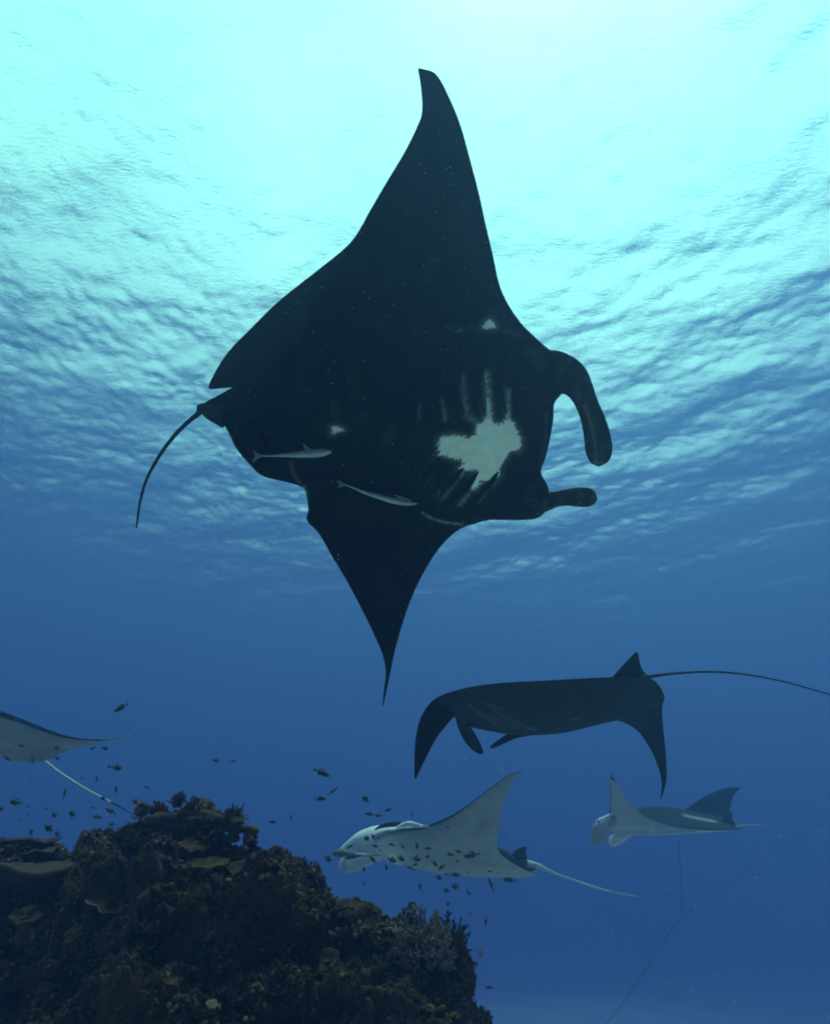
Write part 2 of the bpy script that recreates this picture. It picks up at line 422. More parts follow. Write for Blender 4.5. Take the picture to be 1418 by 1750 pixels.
        set_attr(g, 'pale', q01 * np.clip((t01 - .45) * 2, 0, 1) * (.30 if up else .22) * (1 if line[0][0] > 760 else .35))  # sheen on the lower flank of each flap, put into its colour
    # head fins
    def lobe(path, wid, flat, lab, pale=.0, tip=.05):
        k, _ = plane_depths(np.array(path)[:, :2], P0, D0, TILT, CURL)
        pts = unproj([(p[0], p[1], kk - p[2]) for p, kk in zip(path, k)])
        w = [x * kk / F for x, kk in zip(wid, k)]
        V2, f2 = tube(pts, w, flat, ns=24, n=10)
        o = T.part('cephalic_fin', V2, f2, M_BLACK, lab)
        q = proj(V2); pv = np.full(len(V2), .018) + .05 * np.clip(perlin(np.column_stack([q / 14, q[:, :1] * 0 + 5])), 0, 1)
        d = np.linalg.norm(q - np.array(path[-1][:2]), axis=1)
        pv += .09 * np.exp(-(np.abs(q[:, 0] - np.interp(q[:, 1], [p[1] for p in path if p[1] > 655] or [0], [p[0] for p in path if p[1] > 655] or [0]) + 5) / 3) ** 2) * (q[:, 1] > 690) * (path[-1][1] < 820)  # painted highlight: lighter band running down the upper fin
        pv += tip * np.exp(-((d - 6) / 5.) ** 2) * np.clip(perlin(np.column_stack([q / 4, q[:, :1] * 0])) + .5, 0, 1)
        set_attr(o, 'pale', pv)
    lobe([(900,645,-.05),(935,640,.0),(962,643,.04),(979,651,.07),(992,668,.10),(1003,692,.12),(1013,718,.13),(1020,747,.13),(1023,772,.12),(1023,789,.11),(1023,797,.10)],
         [66, 82, 72, 56, 42, 36, 38, 42, 42, 29, 5], .24, 'long drooping head fin, the upper one', tip=.16)
    lobe([(880,850,-.05),(910,856,.0),(932,856,.03),(948,853,.05),(966,850,.06),(985,849,.06),(1003,850,.05),(1015,851,.05),(1020,851,.05)],
         [60, 52, 36, 27, 28, 33, 33, 22, 4], .5, 'short head fin pointing right, the lower one', tip=.06)
    k, _ = plane_depths([(350, 700)], P0, D0, TILT, CURL)
    tp = [(385,712,0),(362,705,0),(345,697,.01),(340,706,.02),(322,721,.05),(298,745,.1),(272,780,.16),(250,822,.22),(239,862,.28),(234,898,.33),(233,902,.34)]
    ww = [40, 28, 16, 10, 7.5, 6.8, 6, 5.2, 4.4, 3.2, 1.2]
    V2, f2 = tube(unproj([(p[0], p[1], k[0] + p[2]) for p in tp]), [a * k[0] / F for a in ww], .9, ns=12, n=8)
    set_attr(T.part('tail', V2, f2, M_BLACK), 'pale', np.full(len(V2), .02))
    # claspless belly: the two pelvic fins
    for out in ([(352,704,0),(380,722,0),(404,764,0),(432,796,0),(452,790,0),(470,750,0),(430,715,0)],):
        kk, _ = plane_depths([(p[0], p[1]) for p in out], P0, D0, TILT, CURL)
        V2, f2 = fin_plate([(p[0], p[1], q - .03) for p, q in zip(out, kk)], .02)
        set_attr(T.part('pelvic_fin', V2, f2, M_BLACK), 'pale', np.zeros(len(V2)))
    return surf
surf_big = build_big()

def pale_two(V, side, tc, le=.035):
    return (side < .5) * np.clip((tc - le * .4) / le, 0, 1)

def add_tail(T, pts, w, mat, pale):
    V2, f2 = tube(unproj(pts), w, .9, ns=10, n=8)
    o = T.part('tail', V2, f2, mat); set_attr(o, 'pale', np.full(len(V2), pale) if np.isscalar(pale) else pale(V2)); return o

# ------------------------------------------------------------------ the second, dark manta gliding to the left
def build_second():
    rb = [(710,1332,5.0,708,1330,5.0,.008),(728,1295,5.1,708,1295,5.05,.03),(745,1262,5.3,711,1255,5.1,.05),(762,1240,5.5,722,1220,5.2,.07),
     (776,1224,5.8,745,1193,5.3,.11),(784,1228,6.1,790,1177,5.35,.16),(798,1237,6.35,845,1168,5.35,.22),(830,1243,6.5,930,1163,5.4,.30),
     (870,1249,6.6,1050,1157,5.5,.34),(905,1250,6.65,1108,1160,5.6,.32),(950,1247,6.7,1126,1172,5.8,.26),(1000,1236,6.75,1135,1192,6.0,.18),
     (1048,1229,6.8,1131,1208,6.2,.12),(1085,1245,6.85,1132,1235,6.4,.08),(1108,1275,6.9,1135,1265,6.6,.05),(1122,1305,6.95,1138,1300,6.8,.03),
     (1130,1335,7.0,1138,1335,6.95,.02),(1128,1366,7.05,1129,1366,7.05,.006)]
    K = .8
    rb = [(p[0], p[1], p[2] * K, p[3], p[4], p[5] * K, p[6] * K) for p in rb]
    T = Thing('manta_ray', unproj([(950, 1200, 6 * K)])[0], 'all dark manta ray swimming left with both wing tips drooping and a long thin tail', 'manta ray', 'manta rays swimming over the reef')
    V, Fq, side, tc, sp = loft_wing(rb, (0, .2, 1), nspan=10, nb=48, nt=40, belly=.45)
    b = T.part('body', V, Fq, M_DUSK); pr = proj(V)
    pv = np.zeros(len(V))
    for ln, v in (([(845,1215),(870,1230),(905,1246)], .14), ([(800,1205),(850,1240)], .12), ([(880,1235),(915,1248)], .16), ([(975,1230),(990,1227)], .16), ([(820,1200),(860,1212)], .10), ([(815,1222),(862,1243)], .10), ([(835,1222),(882,1244)], .08)):
        pv = np.maximum(pv, v * np.exp(-(seg_dist(pr, ln, False) / 2.2) ** 2) * (side < .5))
    pv = np.maximum(pv, .035 * (side > .5))
    set_attr(b, 'pale', pv)
    for path, w, lab in (([(782,1222,6.1),(790,1238,6.2),(801,1258,6.25),(813,1275,6.3),(822,1286,6.3),(823,1288,6.3)], [10,18,22,18,8,2], 'head fin hanging straight down'),
                    ([(925,1244,6.6),(900,1250,6.65),(880,1255,6.7),(860,1265,6.75),(843,1275,6.8),(837,1278,6.8)], [16,16,14,12,7,2], 'head fin pointing down and left')):
        V2, f2 = tube(unproj(path) * K, [x * K * 6.3 / F for x in w], .4, ns=14); set_attr(T.part('cephalic_fin', V2, f2, M_DUSK, lab), 'pale', np.full(len(V2), .03))
    add_tail(T, [(p[0], p[1], p[2] * K) for p in [(1085,1160,5.6),(1105,1157,5.55),(1140,1152,5.5),(1200,1148,5.4),(1260,1151,5.3),(1330,1163,5.2),(1418,1187,5.0),(1470,1202,4.9)]], [x * K * 5.4 / F for x in (16, 8, 5, 3.8, 3.2, 2.6, 2.2, 1)], M_DUSK, .04)
    V2, f2 = fin_plate([(p[0], p[1], p[2] * K) for p in [(1046,1157,5.6),(1062,1139,5.6),(1076,1124,5.6),(1088,1114,5.6),(1092,1128,5.6),(1098,1146,5.6),(1112,1160,5.6),(1080,1166,5.62)]], .02)
    set_attr(T.part('dorsal_fin', V2, f2, M_DUSK), 'pale', np.full(len(V2), .02))
build_second()

# ------------------------------------------------------------------ the pale bellied manta above the reef slope
def build_third():
    rb = [(890,1316,7.5,889,1319,7.5,.006),(868,1325,7.6,876,1337,7.6,.03),(838,1346,7.7,863,1362,7.7,.04),(800,1375,7.85,855,1395,7.85,.06),
     (765,1397,8.0,850,1425,8.0,.09),(730,1410,8.1,850,1448,8.15,.14),(690,1415,8.15,858,1462,8.3,.22),(655,1422,8.2,884,1480,8.5,.26),(636,1432,8.25,905,1490,8.6,.26),
     (640,1456,8.4,912,1492,8.75,.2),(665,1472,8.5,914,1496,8.85,.16),(705,1481,8.65,908,1499,8.9,.12),(752,1491,8.8,892,1500,8.95,.08),(800,1494,8.9,875,1497,9.0,.05),(850,1494,9.05,858,1494,9.05,.01)]
    T = Thing('manta_ray', unproj([(760, 1450, 8)])[0], 'white bellied manta ray with open mouth and raised wing among small dark fish', 'manta ray', 'manta rays swimming over the reef')
    V, Fq, side, tc, sp = loft_wing(rb, (0, .9, .3), nspan=12, nb=60, nt=30, belly=.5)
    b = T.part('body', V, Fq, M_TWO); pr = proj(V)
    pv = pale_two(V, side, tc, .03) * .42
    pv *= 1 - .22 * np.exp(-(seg_dist(pr, [(812,1425),(830,1405)], False) / 9) ** 2) - .18 * np.exp(-(seg_dist(pr, [(770,1480),(830,1470)], False) / 12) ** 2)
    pv += np.exp(-(np.maximum(pr[:, 0] - 640, 0) / 38) ** 2) * .5 * (side < .5)
    pv = np.maximum(pv, .8 * np.exp(-(seg_dist(pr, [(668,1417),(700,1414),(730,1413)], False) / 3.0) ** 2))
    set_attr(b, 'pale', np.clip(pv, 0, 1))
    W = lambda l, d: [x * d / F for x in l]
    def piece(nm, path, w, mat, pale, flat=.5, lab=None, ns=16):
        V2, f2 = tube(unproj(path), W(w, path[0][2]), flat, ns=ns); o = T.part(nm, V2, f2, mat, lab)
        set_attr(o, 'pale', np.full(len(V2), pale) if np.isscalar(pale) else pale(V2)); return o
    piece('head', [(700,1434,8.5),(668,1437,8.45),(645,1437,8.35),(622,1440,8.3),(604,1446,8.3),(588,1452,8.3),(578,1456,8.3)], [54,50,46,38,27,14,3], M_TWO, .95, .7)
    piece('cephalic_fin', [(648,1461,8.15),(625,1462,8.1),(606,1461,8.05),(592,1459,8.0),(580,1458,8.0),(572,1459,8.0),(569,1460,8.0)], [3,5,8,10,12,10,3], M_TWO, lambda v: .16 + .3 * (proj(v)[:, 0] > 608), .8, 'rolled grey head fin pointing left')
    piece('cephalic_fin', [(662,1460,8.3),(645,1463,8.22),(630,1467,8.15),(615,1472,8.1),(601,1476,8.1),(589,1477,8.1),(581,1476,8.1),(578,1475,8.1)], [10,16,20,24,25,22,13,3], M_TWO, lambda v: .95 - .35 * np.exp(-((proj(v)[:, 0] - 588) / 5) ** 2), .25, 'open white head fin below the mouth')
    piece('mouth', [(618,1461,8.05),(608,1464,8.0),(598,1466,7.98),(588,1467,7.98)], [.8,3.5,4.5,1.5], M_TWO, 0.0, .6)
    V2, Fq2 = ball(unproj([(627, 1433, 8.1)])[0], .03); set_attr(T.part('eye', V2, Fq2, M_EYE), 'pale', np.zeros(len(V2)))
    piece('shoulder', [(640,1418,8.1),(652,1412,8.1),(668,1409,8.1),(682,1408,8.15),(694,1409,8.2)], [2,6,8,7,3], M_TWO, 0.0, .7, 'dark patch on top of the head')
    piece('shoulder', [(678,1414,8.05),(690,1409,8.1),(702,1408,8.1),(718,1411,8.15),(738,1414,8.2)], [3,7,8,5,1.5], M_TWO, .95, .7, 'white shoulder blaze')
    piece('shoulder', [(676,1418,8.0),(695,1417,8.0),(715,1416,8.05),(733,1415,8.1)], [1,2.4,2.4,1], M_TWO, 0.0, .7, 'dark line under the shoulder blaze')
    piece('tail_base', [(842,1446,9.0),(858,1460,8.95),(878,1472,8.9),(898,1480,8.85),(915,1482,8.85)], [8,19,22,18,7], M_TWO, .07, .6)
    piece('tail', [(900,1476,8.8),(920,1480,8.8),(945,1492,8.85),(990,1508,8.9),(1035,1522,9.0),(1070,1529,9.1),(1088,1532,9.1)], [12,8,4.6,4,3.6,3.2,1.5], M_TWO, .55, .9, ns=10)
    V2, f2 = fin_plate([(874,1462,8.85),(880,1453,8.85),(890,1448,8.85),(900,1447,8.86),(898,1458,8.87),(901,1467,8.88),(888,1470,8.86)], .02)
    set_attr(T.part('dorsal_fin', V2, f2, M_TWO), 'pale', np.full(len(V2), .03))
build_third()

# ------------------------------------------------------------------ the manta at right, wings raised, grey back in view
def build_fourth():
    rb = [(1043,1321,8.0,1047,1327,8.0,.006),(1041,1342,8.0,1061,1350,8.1,.03),(1042,1366,8.0,1080,1377,8.2,.04),(1041,1390,8.1,1108,1399,8.3,.05),
     (1034,1405,8.15,1150,1413,8.4,.07),(1032,1415,8.25,1205,1419,8.5,.09),(1046,1421,8.35,1266,1418,8.6,.14),(1052,1404,8.7,1258,1413,8.8,.24),
     (1078,1387,9.0,1252,1409,9.0,.20),(1110,1380,9.15,1248,1406,9.15,.12),(1140,1381,9.25,1246,1403,9.25,.08),(1166,1384,9.35,1245,1398,9.35,.05),
     (1202,1362,9.5,1247,1382,9.5,.04),(1235,1348,9.7,1252,1361,9.7,.03),(1266,1345,9.9,1263,1348,9.9,.006)]
    K = 1.22
    rb = [(p[0], p[1], p[2] * K, p[3], p[4], p[5] * K, p[6] * K) for p in rb]
    T = Thing('manta_ray', unproj([(1150, 1410, 8.7 * K)])[0], 'grey backed manta ray at right with both wings raised, a loose line below it', 'manta ray', 'manta rays swimming over the reef')
    V, Fq, side, tc, sp = loft_wing(rb, (0, .1, 1), nspan=12, nb=50, nt=50, belly=.5)
    b = T.part('body', V, Fq, M_TWO); pr = proj(V)
    pv = (side < .5) * np.clip((tc - .01) / .02, 0, 1) * .5
    pv[(sp < .035)] *= .2
    pv = np.maximum(pv, .3 * (side > .5) * np.exp(-(seg_dist(pr, [(1168,1393),(1190,1398),(1222,1404)], False) / 2.2) ** 2))  # highlight along the back, painted into the skin tone
    pv = np.maximum(pv, .01 * (side > .5))
    set_attr(b, 'pale', pv)
    W = lambda l: [x * K * 8.2 / F for x in l]
    def piece(nm, path, w, pale, flat=.5, lab=None, ns=16):
        V2, f2 = tube(unproj(path) * K, W(w), flat, ns=ns); o = T.part(nm, V2, f2, M_TWO, lab); set_attr(o, 'pale', np.full(len(V2), pale)); return o
    piece('cephalic_fin', [(1052,1402,8.1),(1036,1408,8.05),(1026,1418,8.0),(1021,1430,8.0),(1020,1440,8.0),(1022,1445,8.0)], [14,21,25,25,19,4], .42, .35, 'broad grey head fin at the front')
    piece('cephalic_fin', [(1078,1426,8.3),(1066,1428,8.3),(1054,1434,8.3),(1045,1439,8.3),(1040,1441,8.3)], [5,14,18,15,4], .95, .4, 'small white head fin')
    piece('brow', [(1048,1389,8.1),(1036,1396,8.05),(1026,1401,8.0),(1019,1404,8.0)], [3,5,6,4], .85, .8, ns=10)
    V2, Fq2 = ball(unproj([(1022, 1405, 7.97)])[0] * K, .018); set_attr(T.part('eye', V2, Fq2, M_EYE), 'pale', np.zeros(len(V2)))
    piece('tail', [(1230,1410,8.9),(1256,1413,8.95),(1272,1411,9.0),(1290,1410,9.1),(1305,1412,9.2)], [8,5,3.4,2.6,1], .35, .9, ns=8)
    V2, f2 = fin_plate([(x, y, 9 * K) for x, y in [(1233,1405),(1240,1392),(1250,1388),(1251,1400),(1256,1410)]], .02)
    set_attr(T.part('dorsal_fin', V2, f2, M_TWO), 'pale', np.full(len(V2), .03))
build_fourth()

# ------------------------------------------------------------------ the manta leaving at the left edge
def build_fifth():
    rb = [(246,1248,7.9,245,1249,7.9,.004),(222,1257,7.9,221,1260,7.9,.018),(185,1264,7.85,184,1268,7.9,.03),(145,1263,7.8,145,1275,7.9,.05),(105,1255,7.75,107,1286,7.9,.07),
     (65,1240,7.7,84,1298,7.95,.10),(25,1224,7.6,60,1302,8.0,.10),(-20,1210,7.5,30,1302,8.1,.17),(-75,1203,7.4,-2,1292,8.2,.26),(-125,1212,7.3,-35,1300,8.2,.24),
     (-160,1240,7.2,-70,1312,8.1,.18),(-190,1285,7.1,-110,1325,7.8,.10),(-210,1330,7.0,-160,1345,7.4,.05),(-218,1372,6.9,-212,1374,6.95,.008)]
    T = Thing('manta_ray', unproj([(-30, 1260, 7.8)])[0], 'pale manta ray cut off by the left edge with thin wing tip and white tail', 'manta ray', 'manta rays swimming over the reef')
    V, Fq, side, tc, sp = loft_wing(rb, (0, .3, 1), nspan=12, nb=50, nt=30, belly=.55)
    b = T.part('body', V, Fq, M_TWO); pr = proj(V)
    pv = (side < .5) * np.clip((tc - .05) / .03, 0, 1) * .42 * (.8 + .2 * (pr[:, 1] < 1280))
    pv = np.maximum(pv, .6 * np.exp(-(seg_dist(pr, [(132,1266),(170,1268),(205,1263),(225,1257)], False) / 1.6) ** 2))
    set_attr(b, 'pale', pv)
    add_tail(T, [(55,1290,8.1),(75,1300,8.1),(100,1319,8.1),(132,1340,8.1),(160,1356,8.15),(185,1368,8.2),(212,1383,8.2),(245,1400,8.3)], [x * 8.1 / F for x in (7, 5, 4.6, 4.2, 3.8, 3.2, 2, 1)], M_TWO,
             lambda v: .75 * (proj(v)[:, 0] < 190))
    for pth, w in (([(-150,1225,7.3),(-185,1222,7.2),(-215,1230,7.15),(-235,1250,7.1)], (20, 22, 20, 4)), ([(-165,1245,7.2),(-200,1262,7.1),(-222,1285,7.0)], (18, 22, 4))):
        V2, f2 = tube(unproj(pth), [x * 7.2 / F for x in w], .4, ns=14); set_attr(T.part('cephalic_fin', V2, f2, M_TWO), 'pale', np.full(len(V2), .5))
build_fifth()

# ------------------------------------------------------------------ two remoras under the great manta
def build_remora(label, path, wid, dfin, tailfin):
    P = []
    for px, py in path:
        p, _ = surf_big(px, py, .10); P.append(np.array(p))
    dm = float(np.linalg.norm(P[len(P) // 2]))
    T = Thing('remora', P[len(P) // 2], label, 'remora')
    V, f = tube(P, [x * dm / F for x in wid], .8, ns=16, n=10)
    q = proj(V); c = catmull(np.array(path, float), 10)
    o = T.part('body', V, f, M_REM)
    # pale belly, darker back: the back is the upper side
    cy = np.interp(q[:, 0], c[:, 0], c[:, 1]); set_attr(o, 'pale', np.clip((q[:, 1] - cy) / 3 + .5, 0, 1) * .9)
    def fn(nm, out):
        dd = [(a, b, 0) for a, b in out]; pp = []
        for a, b in out:
            d = camdir(a, b); pp.append((a, b, dm / d.length))
        V2, f2 = fin_plate(pp, .004); set_attr(T.part(nm, V2, f2, M_REM), 'pale', np.full(len(V2), .1))
    fn('dorsal_fin', dfin); fn('tail_fin', tailfin)
build_remora('pale remora with a raised back fin hanging under the rear of the great black manta', [(447,779),(470,778.5),(495,777.5),(520,776),(545,774),(560,772.5),(567,772)], [2.5,4.5,8,12,14,9,1.5],
             [(535,768),(526,764),(517,757),(519,763),(523,770)], [(450,778),(440,774),(433,770),(436,779),(431,790),(441,784)])
build_remora('slim remora hanging head right below the centre of the great black manta', [(588,828),(605,834),(622,841),(645,848),(675,856),(700,860),(714,861)], [2.5,3.5,6,8.5,11,8,1.5],
             [(678,850),(672,845),(690,849),(704,856),(690,855)], [(592,829),(583,822),(575,823),(581,828),(577,833),(586,831)])
# ------------------------------------------------------------------ the reef slope
def reef_mat(name, c1, c2, c3, scale=6, rough=.95, bump=.01, tip=None):
    wm = lambda c: (c[0] * .95, c[1] * .45, c[2] * .36)
    c1, c2, c3 = wm(c1), wm(c2), wm(c3); tip = wm(tip) if tip else None
    m, t, N, L, o = new_mat(name)
    b = N.new('ShaderNodeBsdfPrincipled'); b.inputs['Roughness'].default_value = rough; b.inputs['Specular IOR Level'].default_value = .1
    co = N.new('ShaderNodeTexCoord')
    n1 = N.new('ShaderNodeTexNoise'); n1.inputs['Scale'].default_value = scale; n1.inputs['Detail'].default_value = 8; n1.inputs['Roughness'].default_value = .65
    n2 = N.new('ShaderNodeTexNoise'); n2.inputs['Scale'].default_value = scale * 4.3; n2.inputs['Detail'].default_value = 6; n2.inputs['Roughness'].default_value = .7
    r1 = N.new('ShaderNodeValToRGB'); r1.color_ramp.elements[0].position = .38; r1.color_ramp.elements[1].position = .60
    r1.color_ramp.elements[0].color = (*c1, 1); r1.color_ramp.elements[1].color = (*c2, 1)
    r2 = N.new('ShaderNodeMapRange'); r2.inputs['From Min'].default_value = .60; r2.inputs['From Max'].default_value = .74
    mx = N.new('ShaderNodeMix'); mx.data_type = 'RGBA'; mx.inputs['B'].default_value = (*c3, 1)
    L.new(co.outputs['Object'], n1.inputs['Vector']); L.new(co.outputs['Object'], n2.inputs['Vector'])
    L.new(n1.outputs[0], r1.inputs[0]); L.new(n2.outputs[0], r2.inputs['Value'])
    L.new(r1.outputs[0], mx.inputs['A']); L.new(r2.outputs[0], mx.inputs['Factor'])
    last = mx.outputs['Result']
    if tip:
        a = N.new('ShaderNodeAttribute'); a.attribute_name = 'tip'
        m2 = N.new('ShaderNodeMix'); m2.data_type = 'RGBA'; m2.inputs['B'].default_value = (*tip, 1)
        L.new(last, m2.inputs['A']); L.new(a.outputs['Fac'], m2.inputs['Factor']); last = m2.outputs['Result']
    L.new(last, b.inputs['Base Color'])
    bp = N.new('ShaderNodeBump'); bp.inputs['Distance'].default_value = bump; bp.inputs['Strength'].default_value = 1
    L.new(n2.outputs[0], bp.inputs['Height']); L.new(bp.outputs[0], b.inputs['Normal'])
    L.new(b.outputs[0], o.inputs['Surface'])
    return m
M_ROCK = reef_mat('reef_rock', (.030, .026, .020), (.085, .072, .050), (.14, .14, .06), 5)
M_KNOB = reef_mat('brown_coral', (.045, .038, .030), (.11, .095, .075), (.22, .20, .13), 9, bump=.004, tip=(.30, .27, .20))
M_OLIVE = reef_mat('olive_algae', (.035, .038, .018), (.10, .105, .04), (.24, .26, .08), 8, bump=.004, tip=(.36, .38, .14))
M_STAG = reef_mat('staghorn_coral', (.18, .19, .18), (.34, .36, .34), (.45, .46, .44), 20, bump=.002, tip=(.75, .85, .85))
M_PLATE = reef_mat('plate_coral', (.040, .032, .024), (.085, .07, .052), (.16, .15, .10), 12, bump=.004, tip=(.38, .40, .16))

M_TAN = reef_mat('tan_table_coral', (.05, .045, .045), (.075, .07, .066), (.09, .085, .08), 8, bump=.003, tip=(.3, .3, .25))
CREST = [(-900,1500,5.2),(-500,1440,4.9),(-250,1440,4.7),(-100,1432,4.6),(0,1438,4.5),(60,1446,4.5),(100,1458,4.5),(132,1458,4.5),(142,1424,4.45),(200,1422,4.4),(236,1405,4.35),(262,1392,4.3),(320,1390,4.25),
         (370,1410,4.2),(386,1436,4.2),(405,1449,4.15),(432,1452,4.1),(478,1455,4.05),(515,1478,4.0),(552,1497,3.95),(560,1522,3.9),(575,1538,3.9),(615,1540,3.85),(650,1565,3.8),(700,1580,3.75),(755,1600,3.7),(788,1625,3.65),(797,1665,3.62),(795,1700,3.6),
         (805,1722,3.6),(832,1745,3.6),(850,1775,3.6),(858,1850,3.6),(880,2000,3.6),(930,2300,3.6),(1000,2800,3.6)]
def build_reef():
    cp = np.array(CREST, float)
    s = np.concatenate([[0], np.cumsum(np.hypot(*np.diff(cp[:, :2], axis=0).T))])
    # fine sampling where the frame shows it
    q = []
    for i in range(len(cp) - 1):
        vis = cp[i + 1, 0] > -120 and cp[i, 1] < 1800
        n = max(2, int((s[i + 1] - s[i]) / (1.7 if vis else 12)))
        q += list(np.linspace(s[i], s[i + 1], n, endpoint=False))
    q = np.array(q + [s[-1]])
    cx = [np.interp(q, s, cp[:, k]) for k in range(3)]
    Cw = unproj(np.column_stack(cx))
    fr = np.concatenate([np.linspace(0, 1, 250) ** 1.15 * 1.15, 1.15 + np.linspace(0, 1, 26)[1:] ** 1.3 * 4.6])
    bk = np.linspace(0, 1, 60)[1:] ** 1.6 * 5.5
    b = np.concatenate([-bk[::-1], fr])
    B, A = np.meshgrid(b, np.arange(len(q)))
    P = Cw[A]
    # the slope runs down towards the camera in front, away behind
    towards = np.where(B > 0, 1.15 * (1 - np.exp(-B / .75)) , -1.4 * (1 - np.exp(B / .6)))
    down = np.where(B > 0, B * (1 - .55 * np.exp(-B / .22)), -B * (1 - .75 * np.exp(B / .5)))
    hd = -P[..., :2] / np.linalg.norm(P[..., :2], axis=-1, keepdims=True)
    X = P[..., 0] + hd[..., 0] * towards; Y = P[..., 1] + hd[..., 1] * towards; Z = P[..., 2] - down
    Q = np.stack([X, Y, Z], -1).reshape(-1, 3)
    edge = (np.clip(np.abs(B) / .25, 0, 1)).reshape(-1)
    d = .30 * edge * fbm(Q * (1.7, 1.7, 3.0) + 5, 3) + .085 * (.35 + .65 * edge) * (1 - 2 * np.abs(perlin(Q * (7, 7, 11)))) + .034 * fbm(Q * 19, 2) + .016 * fbm(Q * 52, 2)
    # deep hollows under ledges
    led = perlin(Q * (2.2, 2.2, 5.5) + 31)
    d -= .28 * edge * np.clip(led - .05, 0, .4)
    nrm = np.stack([hd[..., 0] * .85, hd[..., 1] * .85, np.full_like(X, .45)], -1).reshape(-1, 3)
    sgn = np.where(B > -.05, 1, -1).reshape(-1, 1)
    nrm[:, :2] *= sgn
    Q2 = Q + nrm * d[:, None]
    Q2 += .02 * np.stack([perlin(Q * 23 + 3), perlin(Q * 23 + 8), perlin(Q * 23 + 13)], -1)
    Q2[:, 2] = np.maximum(Q2[:, 2], BED - .3)
    o = np_mesh('reef', Q2, grid_faces(len(q), len(b)), M_ROCK); o['kind'] = 'structure'
    G = Q2.reshape(len(q), len(b), 3)
    du = np.gradient(G, axis=0); dv = np.gradient(G, axis=1)
    NN = np.cross(dv, du); NN /= np.linalg.norm(NN, axis=-1, keepdims=True) + 1e-12
    flip = (NN[..., 2] * .5 - NN[..., 1]) < 0
    NN[flip] *= -1
    pr = proj(Q2).reshape(len(q), len(b), 2)
    vis = (B > -.05) & (B < 1.2) & (pr[..., 0] > -60) & (pr[..., 0] < 900) & (pr[..., 1] < 1790)
    return G[vis], NN[vis], Q2, grid_faces(len(q), len(b))
REEF_P, REEF_N, REEF_V, REEF_F = build_reef()
_bv = BVHTree.FromPolygons([tuple(v) for v in REEF_V], [tuple(int(i) for i in f) for f in REEF_F])
def reef_at(px, py, lift=0.0):
    d = camdir(px, py); d.normalize(); h = _bv.ray_cast(Vector((0, 0, 0)), d)
    return None if h[0] is None else h[0] - d * lift

rs = np.random.default_rng(11)
def frames(N):
    a = np.where(np.abs(N[:, 2:3]) < .8, [[0, 0, 1.]], [[1., 0, 0]])
    U = np.cross(N, a); U /= np.linalg.norm(U, axis=1)[:, None]; W = np.cross(N, U)
    th = rs.uniform(0, 2 * np.pi, (len(N), 1))
    return np.cos(th) * U + np.sin(th) * W, -np.sin(th) * U + np.cos(th) * W
def scatter(name, tmplV, tmplF, tip, n, smin, smax, mat, dens, bend=.4, zs=1.0, src=None):
    P, N = src if src else (REEF_P, REEF_N)
    w = np.clip(dens(P), 0.0, None); w = w / w.sum()
    k = rs.choice(len(P), n, p=w)
    Pn, Nn = P[k] + rs.normal(0, .004, (n, 3)), N[k] + rs.normal(0, bend, (n, 3)) + (0, 0, .25)
    Nn /= np.linalg.norm(Nn, axis=1)[:, None]
    U, W = frames(Nn); s = smin * (smax / smin) ** (rs.random(n) ** 1.7); s = s[:, None, None]
    t = tmplV[rs.integers(0, len(tmplV), n)]
    V = Pn[:, None] + s * (t[..., 0:1] * U[:, None] + t[..., 1:2] * W[:, None] + zs * t[..., 2:3] * Nn[:, None])
    m = tmplV.shape[1]
    Fq = (tmplF[None] + (np.arange(n) * m)[:, None, None]).reshape(-1, tmplF.shape[1])
    o = np_mesh(name, V.reshape(-1, 3), Fq, mat); o['kind'] = 'stuff'
    set_attr(o, 'tip', (np.tile(tip, n) * np.repeat(rs.random(n) ** 3, m)).ravel())
    return o
def t_knob():
    out = []
    for i in range(8):
        V, Fq = ball((0, 0, .3), 1, 8, 6); V = V * (1 + .35 * perlin(V * 1.6 + i * 9)[:, None]); out.append(V)
    return np.array(out), Fq, np.clip(V[:, 2], 0, 1)
def t_tuft(nb=8, spread=.8):
    out = []
    for i in range(8):
        V, Fq, tp = [], [], []
        for j in range(nb):
            a = rs.uniform(0, 6.28); e = rs.uniform(0, spread)
            d = np.array([math.cos(a) * math.sin(e), math.sin(a) * math.sin(e), math.cos(e)]); L = rs.uniform(.5, 1.1)
            sd_ = np.cross(d, [0.3, .5, .1]); sd_ /= np.linalg.norm(sd_); s2 = np.cross(d, sd_)
            base = np.array([math.cos(a), math.sin(a), 0]) * .15
            k = len(V)
            bow = rs.normal(0, .12, 3)
            for (h, w) in ((0, .10), (.55, .085), (1.0, .03)):
                for c in range(3):
                    an = c * 2.094; V.append(base + d * L * h + bow * h * h + w * (math.cos(an) * sd_ + math.sin(an) * s2)); tp.append(h * h)
            for r in range(2):
                for c in range(3):
                    Fq.append((k + r * 3 + c, k + r * 3 + (c + 1) % 3, k + r * 3 + 3 + (c + 1) % 3, k + r * 3 + 3 + c))
        out.append(V)
    return np.array(out), np.array(Fq), np.array(tp)
